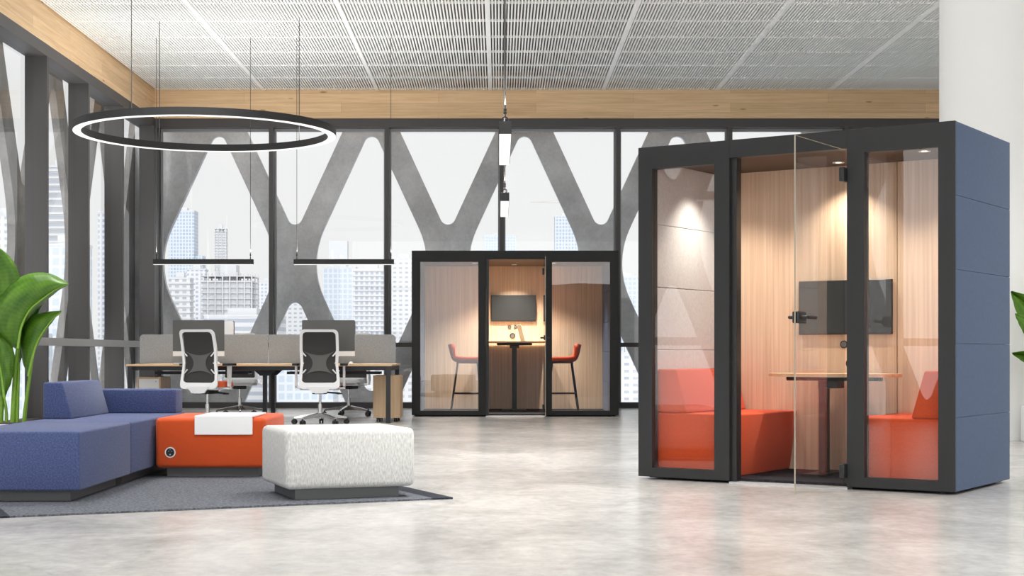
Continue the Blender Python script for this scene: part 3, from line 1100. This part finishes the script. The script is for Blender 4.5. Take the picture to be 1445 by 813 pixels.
# ------------------------------------------------------------------ office chairs
def make_chair(label):
    o = thing('office_chair', label, 'chair', group='white framed office chairs at the bench desk')
    b_ = MB()
    b_.cyl((0, 0, 0.075), (0, 0, 0.15), 0.042, 0.034, 24)
    for k in range(5):
        t = PI / 2 + 2 * PI * k / 5
        d, n_ = Vector((math.cos(t), math.sin(t), 0)), Vector((-math.sin(t), math.cos(t), 0))
        r0, r1 = 0.02, 0.335
        vs = []
        for r, zlo, zhi, w in ((r0, 0.085, 0.145, 0.032), (0.2, 0.082, 0.118, 0.024), (r1, 0.07, 0.092, 0.018)):
            for s_, z in ((-1, zlo), (1, zlo), (0.7, zhi), (-0.7, zhi)):
                vs.append(d * r + n_ * w * s_ + Vector((0, 0, z)))
        fs = []
        for i in range(2):
            for j in range(4):
                fs.append((i * 4 + j, i * 4 + (j + 1) % 4, i * 4 + 4 + (j + 1) % 4, i * 4 + 4 + j))
        fs += [(0, 3, 2, 1), (8, 9, 10, 11)]
        b_.add(vs, fs)
    b_.build('star_base', 'chrome', o, True, 30)
    for k in range(5):
        t = PI / 2 + 2 * PI * k / 5
        d, n_ = Vector((math.cos(t), math.sin(t), 0)), Vector((-math.sin(t), math.cos(t), 0))
        c_ = MB()
        p = d * 0.335
        for s_ in (-1, 1):
            c_.cyl(p + n_ * s_ * 0.007 + Vector((0, 0, 0.031)), p + n_ * s_ * 0.026 + Vector((0, 0, 0.031)), 0.031, seg=20)
        c_.cyl(p + Vector((0, 0, 0.031)), p + Vector((0, 0, 0.078)), 0.011, seg=10)
        c_.build('caster', 'black', o, True)
    gl_ = MB()
    gl_.cyl((0, 0, 0.14), (0, 0, 0.25), 0.026, seg=20)
    gl_.cyl((0, 0, 0.25), (0, 0, 0.40), 0.016, seg=20)
    gl_.build('gas_lift', 'chrome', o, True)
    me_ = MB()
    me_.box(-0.09, 0.09, -0.16, 0.13, 0.375, 0.425, 0.012, 2)
    me_.prism([(-0.19, 0.405), (0.02, 0.385), (0.02, 0.425), (-0.19, 0.44)], 'x', -0.06, 0.06)
    me_.cyl((0.06, 0.02, 0.395), (0.24, 0.03, 0.38), 0.011, seg=10)
    me_.box(0.2, 0.27, 0.01, 0.05, 0.368, 0.388, 0.006, 2)
    me_.build('tilt_mechanism', 'black', o)
    MB().prism(rounded_rect(-0.235, 0.235, -0.2, 0.27, 0.09), 'z', 0.425, 0.462).build('seat_pan', 'silver', o)
    st = MB()
    bm = bmesh.new()
    pts = rounded_rect(-0.245, 0.245, -0.21, 0.285, 0.1, 8)
    lo = [bm.verts.new((p[0], p[1], 0.462)) for p in pts]
    hi = [bm.verts.new((p[0] * 0.97, p[1] * 0.97, 0.53)) for p in pts]
    bm.faces.new(list(reversed(lo)))
    top = bm.faces.new(hi)
    for i in range(len(pts)):
        j = (i + 1) % len(pts)
        bm.faces.new((lo[i], lo[j], hi[j], hi[i]))
    bmesh.ops.recalc_face_normals(bm, faces=bm.faces)
    bmesh.ops.bevel(bm, geom=[e for e in top.edges], offset=0.022, segments=3, profile=0.5, affect='EDGES')
    st.add_bm(bm)
    bm.free()
    st.build('seat', 'orange', o, True)

    def ymap(z):
        t = (z - 0.44) / 0.72
        return -0.225 - 0.075 * t * t + 0.055 * math.sin(min(1, max(0, t)) * PI * 0.9)

    def warp(ring):
        return ring
    # frame: outer and inner outline with the same number of points
    def outline(hx_b, hx_m, hx_t, z0, z1, r):
        pts = rounded_rect(-1, 1, z0, z1, r, 8)
        out = []
        base = rounded_rect(-0.225, 0.225, z0, z1, r, 8)
        for (x_, z_) in base:
            t = (z_ - 0.44) / 0.72
            # narrower waist just under mid height
            k = hx_b + (hx_t - hx_b) * t - hx_m * math.exp(-((t - 0.42) / 0.16) ** 2)
            out.append((x_ / 0.225 * k, z_))
        return out

    def dens(pl):
        res = []
        for i in range(len(pl)):
            p, q = pl[i], pl[(i + 1) % len(pl)]
            L_ = math.hypot(q[0] - p[0], q[1] - p[1])
            k = 10 if L_ > 0.1 else 1
            for j in range(k):
                res.append((p[0] + (q[0] - p[0]) * j / k, p[1] + (q[1] - p[1]) * j / k))
        return res

    def remap(base, hb, hm, ht):
        out = []
        for (x_, z_) in base:
            t = (z_ - 0.44) / 0.72
            k = hb + (ht - hb) * t - hm * math.exp(-((t - 0.42) / 0.16) ** 2)
            out.append((x_ / 0.225 * k, z_))
        return out

    ob = dens(rounded_rect(-0.225, 0.225, 0.44, 1.16, 0.055, 6))
    # inner outline built from the same corners so the counts agree
    inn = dens(rounded_rect(-0.194, 0.194, 0.515, 1.128, 0.045, 6))
    oo = remap(ob, 0.25, 0.014, 0.23)
    ii = remap([(x_ * 0.225 / 0.225, z_) for x_, z_ in inn], 0.25, 0.014, 0.23)
    n = len(oo)
    assert len(ii) == n
    vs, fs = [], []
    for pl_, th in ((oo, -0.018), (ii, -0.018), (ii, 0.012), (oo, 0.012)):
        for (x_, z_) in pl_:
            vs.append((x_, ymap(z_) + th, z_))
    for k in range(4):
        k2 = (k + 1) % 4
        for i in range(n):
            j = (i + 1) % n
            fs.append((k * n + i, k * n + j, k2 * n + j, k2 * n + i))
    fr_ = MB().add(vs, fs)
    fr_.build('back_frame', 'chairwhite', o, True, 35)
    # mesh: grid of rows between the inner outline's left and right
    rows = 24
    vs, fs = [], []
    for i in range(rows + 1):
        z_ = 0.505 + (1.134 - 0.505) * i / rows
        t = (z_ - 0.44) / 0.72
        k = (0.235 + (0.212 - 0.235) * t - 0.014 * math.exp(-((t - 0.42) / 0.16) ** 2)) * 0.9
        if i in (0, rows):
            k *= 0.9
        for th in (-0.004, 0.004):
            vs.append((-k, ymap(z_) + th, z_))
            vs.append((k, ymap(z_) + th, z_))
    for i in range(rows):
        b0, b1 = i * 4, i * 4 + 4
        fs += [(b0, b0 + 1, b1 + 1, b1), (b0 + 2, b1 + 2, b1 + 3, b0 + 3), (b0, b1, b1 + 2, b0 + 2), (b0 + 1, b0 + 3, b1 + 3, b1 + 1)]
    fs += [(0, 2, 3, 1), (rows * 4, rows * 4 + 1, rows * 4 + 3, rows * 4 + 2)]
    MB().add(vs, fs).build('back_mesh', 'mesh', o, True)
    # dark outer rim behind the white frame
    # X shaped lumbar plate
    xl = []
    ctr = [((-0.19, 0.90), (0.0, 0.80), (0.19, 0.90)), ((0.19, 0.90), (-0.03, 0.75), (0.19, 0.60)), ((0.19, 0.60), (0.0, 0.715), (-0.19, 0.60)), ((-0.19, 0.60), (0.03, 0.75), (-0.19, 0.90))]
    for a_, c_, b2 in ctr:
        for i in range(10):
            t = i / 10
            xl.append(((1 - t) ** 2 * a_[0] + 2 * t * (1 - t) * c_[0] + t * t * b2[0], (1 - t) ** 2 * a_[1] + 2 * t * (1 - t) * c_[1] + t * t * b2[1]))
    y_ = min(ymap(p[1]) for p in xl) - 0.010
    lb_ = MB().prism(xl, 'y', -0.010, -0.004)
    lb_.v = [Vector((v.x, v.y + ymap(v.z) - 0.004 * (1 if abs(v.x) < 0.1 else 0.4), v.z)) for v in lb_.v]
    lp = lb_.build('lumbar_support', 'lumbar', o, True)
    for sx, zz, dz in ((-1, 0.885, -0.05), (1, 0.885, -0.05), (-1, 0.625, 0.05), (1, 0.625, 0.05), (-1, 0.752, 0), (1, 0.752, 0)):
        MB().cyl((sx * 0.205, ymap(zz) - 0.016, zz), (sx * (0.16 if dz else 0.185), ymap(zz) - 0.016, zz + dz), 0.008, seg=8).build('lumbar_clip', 'chairwhite', lp, True)
    # bracket from the frame down to the mechanism
    sp = MB()
    sp.prism([(-0.15, 0.47), (0.15, 0.47), (0.085, 0.39), (-0.085, 0.39)], 'y', -0.25, -0.222)
    sp.prism([(-0.25, 0.385), (-0.05, 0.385), (-0.05, 0.415), (-0.25, 0.43)], 'x', -0.05, 0.05)
    sp.build('back_bracket', 'chairwhite', o)
    for s_ in (-1, 1):
        ar = MB()
        ar.prism([(-0.02, 0.47), (0.03, 0.45), (0.05, 0.72), (-0.03, 0.72)], 'x', s_ * 0.292 - 0.014, s_ * 0.292 + 0.014)
        ar.box(min(s_ * 0.15, s_ * 0.306), max(s_ * 0.15, s_ * 0.306), -0.03, 0.04, 0.435, 0.455)
        a_ = ar.build('armrest', 'chairwhite', o)
        MB().prism(rounded_rect(s_ * 0.292 - 0.045, s_ * 0.292 + 0.045, -0.12, 0.14, 0.04), 'z', 0.72, 0.748).build('arm_pad', 'black', a_)
    return o


ch = make_chair('white framed office chair turned slightly, in front of the left monitor')
ch.location = (-3.57, 18.62, 0)
ch.rotation_euler = (0, 0, math.radians(-17))
for lb, loc, rz in (('white framed office chair square on, in front of the right monitor', (-2.19, 18.62, 0), math.radians(4)),
                    ('office chair on the far side of the desk behind the left monitor', (-3.62, 21.25, 0), PI + math.radians(10)),
                    ('office chair on the far side of the desk behind the right monitor', (-2.10, 21.25, 0), PI - math.radians(14))):
    c = copy_tree(ch)
    c.location = loc
    c.rotation_euler = (0, 0, rz)
    c['label'] = lb
    if loc[1] > 20:
        for k_ in children_of(c):
            if k_.name.startswith('seat') and 'pan' not in k_.name:
                k_.data = k_.data.copy()
                k_.data.materials[0] = M['screenfab']


# ------------------------------------------------------------------ pods
def make_pod(name, label, loc, rz, W, D, H, g1, d0, d1, frame, wall_in, fabric_out, hinge_open=0.79, spots=(), energy=30):
    """local: x along the front, y into the pod. g1 = (glass edge, glass edge) of the left panel, mirrored on the right."""
    o = thing(name, label, 'booth', loc, rz)
    g2 = (W - g1[1], W - g1[0])
    zg0, zg1, zd = 0.081, 2.135, 2.168
    zb = 0.018
    for (a_, b_, gg) in ((0.0, d0 - 0.012, g1), (d1 + 0.012, W, g2)):
        rect = [(a_, zb), (b_, zb), (b_, H), (a_, H)]
        hole = [(gg[0], zg0), (gg[1], zg0), (gg[1], zg1), (gg[0], zg1)]
        p_ = MB().prism(rect, 'y', 0.0, 0.010, holes=[hole])
        r2 = [(max(a_, 0.04), zb), (min(b_, W - 0.04), zb), (min(b_, W - 0.04), H - 0.04), (max(a_, 0.04), H - 0.04)]
        p_.prism(r2, 'y', 0.010, 0.08, holes=[hole])
        p_.build('front_frame', frame, o)
        MB().box(gg[0], gg[1], 0.025, 0.035, zg0, zg1).build('glass_panel', 'podglass', o)
    MB().box(d0 - 0.011, d1 + 0.011, 0.0, 0.08, zd, H).build('door_header', frame, o)
    jb = MB()
    jb.box(d0 - 0.011, d0 + 0.028, 0.03, 0.1, 0.012, zd - 0.001)
    jb.box(d1 - 0.004, d1 + 0.011, 0.03, 0.1, 0.012, zd - 0.001)
    jb.build('door_frame', 'black', o)
    th = MB().box(d0 - 0.011, d1 + 0.011, -0.004, 0.09, 0.0, 0.012).build('threshold', 'silver', o)
    th['label'] = 'pale metal threshold strip'
    # outer side walls: five stacked fabric tiles
    nt_ = 5
    for (x0, x1) in ((0.0, 0.036), (W - 0.036, W)):
        s_ = MB()
        for k in range(nt_):
            z0 = zb + (H - zb) * k / nt_
            z1 = zb + (H - zb) * (k + 1) / nt_
            s_.box(x0, x1, 0.0105, D, z0 + 0.0006, z1 - 0.0006, 0.0035, 2)
        s_.build('side_panel', fabric_out, o)
    for (x0, x1) in ((0.037, 0.075), (W - 0.075, W - 0.037)):
        s_ = MB()
        for k in range(nt_):
            z0 = zb + (2.2 - zb) * k / nt_
            z1 = zb + (2.2 - zb) * (k + 1) / nt_
            s_.box(x0, x1, 0.081, D - 0.09, z0 + 0.001, z1 - 0.001, 0.004, 2)
        s_.build('inner_panel', wall_in, o)
    bk = MB()
    sm = W * 0.66
    bk.box(0.037, sm - 0.003, D - 0.088, D - 0.05, 0.03, 2.2)
    bk.box(sm + 0.003, W - 0.037, D - 0.088, D - 0.05, 0.03, 2.2)
    bk.build('back_panel', 'podwood', o)
    MB().box(0.037, W - 0.037, D - 0.049, D, zb, H - 0.04).build('rear_shell', frame, o)
    MB().box(0.037, W - 0.037, 0.011, D, H - 0.04, H - 0.002).build('roof', frame, o)
    cp = MB().box(0.037, W - 0.037, 0.081, D - 0.05, 2.2, 2.235).build('ceiling_panel', 'podceil', o)
    MB().box(0.04, W - 0.04, 0.091, D - 0.05, 0.006, 0.03).build('carpet', 'podcarpet', o)
    for xx in (0.12, W - 0.12):
        for yy in (0.12, D - 0.12):
            MB().cyl((xx, yy, 0.0), (xx, yy, 0.02), 0.03, seg=16).build('foot', 'black', o)
    # open door leaf, hinged on the right, swung straight out
    hx = d1 - 0.006
    dr = MB().box(hx - 0.004, hx + 0.004, -hinge_open, -0.012, 0.03, zd - 0.01).build('door', 'doorglass', o)
    dr['label'] = 'clear glass door standing open'
    ed = MB()
    ed.box(hx - 0.0042, hx + 0.0042, -hinge_open - 0.002, -hinge_open, 0.03, zd - 0.01)
    ed.box(hx - 0.0042, hx + 0.0042, -hinge_open, -0.012, zd - 0.01, zd - 0.008)
    ed.build('polished_edge', 'edge', dr)
    hd_ = MB()
    y_ = -hinge_open
    for s_ in (-1, 1):
        hd_.box(min(hx + s_ * 0.006, hx + s_ * 0.02), max(hx + s_ * 0.006, hx + s_ * 0.02), y_ + 0.002, y_ + 0.13, 1.045, 1.115, 0.005, 1)
    hd_.cyl((hx - 0.055, y_ + 0.05, 1.08), (hx + 0.055, y_ + 0.05, 1.08), 0.011, seg=12)
    hd_.tube([(hx + 0.055, y_ + 0.045, 1.08), (hx + 0.057, y_ + 0.10, 1.08), (hx + 0.057, y_ + 0.18, 1.08)], 0.010, 10)
    hd_.tube([(hx - 0.055, y_ + 0.045, 1.08), (hx - 0.057, y_ + 0.10, 1.08), (hx - 0.057, y_ + 0.18, 1.08)], 0.010, 10)
    hd_.build('handle', 'black', dr)
    for zz in (0.12, 2.0):
        MB().box(hx - 0.018, hx + 0.016, -0.055, 0.026, zz - 0.045, zz + 0.045, 0.004, 1).build('hinge', 'black', dr)
    sp_ = MB()
    lights = []
    for (sx, sy) in spots:
        dl = MB().lathe([(0.022, 0.0), (0.04, 0.0), (0.04, -0.006), (0.022, -0.004)], (sx, sy, 2.2), 24, True).build('downlight', 'white', cp, True)
        MB().cyl((sx, sy, 2.1995), (sx, sy, 2.198), 0.022, seg=20).build('lens', 'lens', dl)
        ld = bpy.data.lights.new('downlight_lamp', 'SPOT')
        ld.energy = energy
        ld.color = (1.0, 0.89, 0.76)
        ld.spot_size = math.radians(108)
        ld.spot_blend = 1.0
        ld.shadow_soft_size = 0.02
        lo_ = bpy.data.objects.new('downlight_lamp', ld)
        COL.objects.link(lo_)
        lo_.parent = dl
        lo_.location = (sx, sy, 2.185)
    return o


PA = math.radians(-34.2)
POD = (0.964, 10.506, 0)
big = make_pod('meeting_pod', 'large charcoal framed meeting pod with blue fabric side', POD, PA, 2.2, 1.17, 2.286,
               (0.106, 0.578), 0.70, 1.50, 'podframe', 'podgrey', 'podblue', 0.79, ((0.34, 0.62), (1.107, 0.87), (1.80, 0.62)), 62)
SP = (-1.202, 20.96, 0)
small = make_pod('meeting_pod', 'shade-darkened charcoal framed meeting pod by the back windows', SP, 0.0, 2.853, 2.28, 2.29,
                 (0.117, 0.918), 1.036, 1.826, 'podframe_shaded', 'podblue', 'podblue', 0.79, ((0.85, 1.35), (1.43, 1.75), (2.0, 1.35)), 190)


def in_pod(base, rz, p):
    c, s = math.cos(rz), math.sin(rz)
    return Vector((base[0] + p[0] * c - p[1] * s, base[1] + p[0] * s + p[1] * c, base[2] + p[2]))


def booth_sofa(label, mirror):
    o = thing('booth_sofa', label, 'sofa', in_pod(POD, PA, (0, 0, 0.031)), PA, 'orange sofas in the meeting pod')
    mx = (lambda x_: 2.2 - x_) if mirror else (lambda x_: x_)
    seat = [(0.085, 0.0), (0.66, 0.0), (0.72, 0.424), (0.085, 0.424)]
    back = [(0.085, 0.425), (0.318, 0.425), (0.232, 0.725), (0.085, 0.725)]
    for nm, pf in (('seat', seat), ('backrest', back)):
        MB().prism([(mx(p[0]), p[1]) for p in pf], 'y', 0.115, 1.065, 0.012, 3).build(nm, 'orangepod', o, True)
    return o


booth_sofa('orange sofa against the grey wall on the left inside the large pod', False)
booth_sofa('orange sofa behind the right glass panel of the large pod', True)

# table in the large pod
tb = thing('pod_table', 'oval wooden table between the orange sofas in the large pod', 'table', in_pod(POD, PA, (0, 0, 0.031)), PA)
zt = 0.727 - 0.031
ov = []
for k in range(56):
    t = 2 * PI * k / 56
    ov.append((1.12 + 0.47 * math.cos(t) * abs(math.cos(t)) ** 0.0, 0.76 + 0.30 * math.sin(t)))
MB().prism(ov, 'z', zt - 0.022, zt).build('table_top', 'deskwood', tb)
MB().box(1.03, 1.075, 0.70, 0.79, 0.012, zt - 0.05).build('leg', 'black', tb)
MB().box(0.98, 1.125, 0.52, 1.0, 0.0, 0.012).build('foot_plate', 'black', tb)
br_ = MB()
br_.box(0.82, 1.42, 0.71, 0.77, zt - 0.05, zt - 0.0225)
br_.cyl((0.78, 0.74, zt - 0.035), (0.84, 0.74, zt - 0.035), 0.016, seg=14)
br_.cyl((1.40, 0.74, zt - 0.035), (1.47, 0.74, zt - 0.035), 0.016, seg=14)
br_.box(1.06, 1.20, 0.62, 0.74, zt - 0.10, zt - 0.05)
br_.build('support_bar', 'black', tb)


def television(label, base, rz, s0, s1, z0, z1, y):
    o = thing('television', label, 'television', in_pod(base, rz, ((s0 + s1) / 2, y, z0)), rz)
    hw_ = (s1 - s0) / 2
    h = z1 - z0
    MB().box(-hw_, hw_, -0.035, -0.004, 0, h, 0.004, 1).build('casing', 'black', o)
    MB().box(-hw_ + 0.006, hw_ - 0.006, -0.0365, -0.0352, 0.012, h - 0.006).build('screen', 'screen', o)
    MB().box(-0.12, 0.12, -0.004, 0.0, h * 0.3, h * 0.7).build('wall_mount', 'black', o)


television('flat television on the wood wall of the large pod', POD, PA, 0.735, 1.425, 1.0, 1.385, 1.081)


def wall_disc(label, base, rz, s, z, y, r, grp):
    o = thing('wall_switch', label, 'switch', in_pod(base, rz, (s, y, z)), rz, grp)
    MB().cyl((0, 0, 0), (0, -0.010, 0), r, seg=28).build('rim', 'black', o, True)
    MB().cyl((0, -0.010, 0), (0, -0.013, 0), r * 0.72, seg=28).build('dial', 'grey', o, True)


wall_disc('round black wall switch just below the television in the large pod', POD, PA, 1.066, 0.93, 1.082, 0.028, 'round switches in the large pod')
wall_disc('round black wall switch just above the table in the large pod', POD, PA, 1.115, 0.795, 1.082, 0.034, 'round switches in the large pod')

# small pod interior
IY = 2.192 - 0.001
television('flat television on the wood wall of the black pod', SP, 0, 1.085, 1.765, 1.36, 1.76, IY)
bt = thing('bar_table', 'high wooden bar table inside the black pod', 'table', in_pod(SP, 0, (1.43, 0, 0.031)), 0)
zt = 1.05 - 0.031
MB().prism(rounded_rect(-0.47, 0.47, 1.05, 2.16, 0.06), 'z', zt - 0.024, zt).build('table_top', 'deskwood', bt)
MB().box(-0.035, 0.035, 1.40, 1.50, 0.012, zt - 0.1).build('leg', 'black', bt)
MB().box(-0.18, 0.18, 1.25, 1.65, 0.0, 0.012).build('foot_plate', 'black', bt)
b_ = MB()
b_.box(-0.07, 0.07, 1.36, 1.54, zt - 0.1, zt - 0.0245)
b_.box(-0.26, 0.26, 1.30, 1.36, zt - 0.06, zt - 0.0245, 0.01, 1)
b_.build('support_bar', 'black', bt)
ls = MB().box(-0.46, 0.46, 2.162, 2.172, zt - 0.02, zt - 0.004).build('light_strip', 'led_warm', bt)
ls['label'] = 'glowing warm light strip along the wall edge'
for lb, s, z, r in (('small round switch upper left below the television in the black pod', 1.365, 1.275, 0.026),
                    ('small round switch behind the leaning panel in the black pod', 1.455, 1.275, 0.026),
                    ('larger round switch just above the bar table in the black pod', 1.41, 1.14, 0.043)):
    wall_disc(lb, SP, 0, s, z, IY, r, 'round switches in the black pod')
tp = thing('tablet_panel', 'leaning taupe panel standing on the bar table in the black pod', 'tablet', in_pod(SP, 0, (1.50, 1.75, 1.051)), 0)
MB().prism([(0.03, 0.0), (0.095, 0.0), (0.03, 0.25), (-0.035, 0.25)], 'y', -0.01, 0.01, 0.004, 1).build('panel_body', 'taupe', tp)
MB().box(0.02, 0.10, -0.06, 0.06, 0.0, 0.012).build('panel_foot', 'grey', tp)


def make_stool(label):
    """local: sitter faces +x; origin on the floor under the seat centre."""
    o = thing('bar_stool', label, 'stool', group='bar stools in the black pod')
    # shell: seat sweeping up into a backrest, profile in x,z swept in y with rounded corners
    prof = [(0.23, 0.722), (0.16, 0.728), (0.0, 0.722), (-0.12, 0.728), (-0.185, 0.755), (-0.215, 0.82), (-0.235, 0.90), (-0.25, 0.965)]
    c = crv([(p[0], 0, p[1]) for p in prof], 28)
    vs, fs = [], []
    n, m = len(c), 12
    for i, p in enumerate(c):
        t = i / (n - 1)
        w = 0.215 * (1 - 0.28 * max(0, (t - 0.8) / 0.2) ** 2) * (1 - 0.12 * max(0, (0.12 - t) / 0.12))
        for j in range(m + 1):
            u = -1 + 2 * j / m
            lift = 0.045 * u * u * (0.4 + 0.6 * math.sin(PI * min(1, t * 1.2)))
            dx = 0.06 * u * u * max(0, (t - 0.45) / 0.55)
            vs.append((p.x + dx, w * u, p.z + lift * (1 - max(0, (t - 0.55) / 0.45))))
    for i in range(n - 1):
        for j in range(m):
            q = i * (m + 1) + j
            fs.append((q, q + 1, q + m + 2, q + m + 1))
    sh = MB().add(vs, fs).build('seat_shell', 'orangepod', o, True, 60)
    md = sh.modifiers.new('solid', 'SOLIDIFY')
    md.thickness = 0.05
    md.offset = 0
    lg = {}
    for sx, x0, x1 in ((1, 0.15, 0.22), (-1, -0.13, -0.23)):
        for sy in (-1, 1):
            MB().cyl((x0, sy * 0.15, 0.715), (x1, sy * 0.2, 0.0), 0.011, 0.010, 12).build('leg', 'black', o, True)
    fr_ = MB()
    z = 0.26
    t = 1 - z / 0.715
    xf, xb = 0.15 + 0.07 * t, -0.13 - 0.10 * t
    yy = 0.15 + 0.05 * t
    fr_.tube([(xf, -yy, z), (xf, yy, z)], 0.010, 8)
    fr_.tube([(xb, -yy, z), (xb, yy, z)], 0.008, 8)
    for sy in (-1, 1):
        fr_.tube([(xf, sy * yy, z), (xb, sy * yy, z)], 0.009, 8)
    fr_.build('footrest', 'black', o, True)
    un = MB().box(-0.15, 0.17, -0.15, 0.15, 0.692, 0.705).build('under_frame', 'black', o)
    return o


stl = make_stool('orange bar stool behind the left glass panel of the black pod')
stl.location = in_pod(SP, 0, (0.74, 1.0, 0.036))
st2 = copy_tree(stl)
st2.location = in_pod(SP, 0, (2.12, 1.0, 0.036))
st2.rotation_euler = (0, 0, PI)
st2['label'] = 'orange bar stool behind the right glass panel of the black pod'

# ------------------------------------------------------------------ light
E_FILL, E_UP = 74, 42
w = bpy.data.worlds.new('sky')
SC.world = w
w.use_nodes = True
nt = w.node_tree
nt.nodes.clear()
out = nt.nodes.new('ShaderNodeOutputWorld')
bg = nt.nodes.new('ShaderNodeBackground')
tc = nt.nodes.new('ShaderNodeTexCoord')
dt = nt.nodes.new('ShaderNodeVectorMath')
dt.operation = 'DOT_PRODUCT'
sd = Vector((0.0, -1.0, 0.10)).normalized()
dt.inputs[1].default_value = sd
mr = nt.nodes.new('ShaderNodeMapRange')
mr.interpolation_type = 'SMOOTHSTEP'
mr.inputs['From Min'].default_value = -0.1
mr.inputs['From Max'].default_value = 1.0
mr.inputs['To Min'].default_value = 0.81
mr.inputs['To Max'].default_value = 2.8
nt.links.new(tc.outputs['Generated'], dt.inputs[0])
nt.links.new(dt.outputs['Value'], mr.inputs['Value'])
nt.links.new(mr.outputs[0], bg.inputs['Strength'])
bg.inputs['Color'].default_value = (1.0, 1.0, 1.0, 1)
nt.links.new(bg.outputs[0], out.inputs[0])

def area(name, loc, sx, sy, energy, up=False, col=(1, 0.985, 0.96), parent=None):
    ld = bpy.data.lights.new(name, 'AREA')
    ld.shape = 'RECTANGLE'
    ld.size, ld.size_y = sx, sy
    ld.energy = energy
    ld.color = col
    if not up:
        ld.spread = math.radians(112)
    o = bpy.data.objects.new(name, ld)
    COL.objects.link(o)
    o.location = loc
    if up:
        o.rotation_euler = (PI, 0, 0)
    return o


# fill lights added overhead, uplights added at the pendants, and the pendants' own downlight
for yy in (-4.0, 1.5, 6.5, 11.5, 16.0):
    for xx in (-3.4, 0.9, 5.2, 9.5):
        area('ceiling_fill', (xx, yy, CEIL - 0.02), 1.2, 1.2, E_FILL)
for (xx, yy, sx, sy) in ((-3.927, 20.2, 1.3, 0.06), (-2.06, 20.2, 1.3, 0.06), (0.034, 8.9, 0.06, 1.3), (0.046, 12.51, 0.06, 1.3)):
    area('pendant_fill_up', (xx, yy, 2.22), sx, sy, E_UP, True)
    area('pendant_downlight', (xx, yy, 2.045), sx, sy, 18)

for k in range(8):
    t = 2 * PI * k / 8
    area('ring_fill_up', (-3.465 + 1.48 * math.cos(t), 18.0 + 1.48 * math.sin(t), 3.56), 0.09, 0.09, 4.5, True)  # added above the ring to brighten the ceiling

# ------------------------------------------------------------------ camera
cd = bpy.data.cameras.new('camera')
cam = bpy.data.objects.new('camera', cd)
COL.objects.link(cam)
cam.location = (0, 0, CAMZ)
cam.rotation_euler = (PI / 2, 0, 0)
cd.sensor_width = 36
cd.lens = 36 * F / 1445
cd.shift_x = (722.5 - CX) / 1445
cd.shift_y = (HY - 406.5) / 1445
cd.clip_start = 0.05
cd.clip_end = 8000
SC.camera = cam

vs_ = SC.view_settings
vs_.view_transform = 'Standard'
vs_.look = 'None'
vs_.exposure = 0.2
vs_.gamma = 1.0
vs_.use_curve_mapping = False
SC.cycles.use_denoising = True
SC.cycles.transparent_max_bounces = 24
SC.cycles.max_bounces = 10
SC.cycles.diffuse_bounces = 5
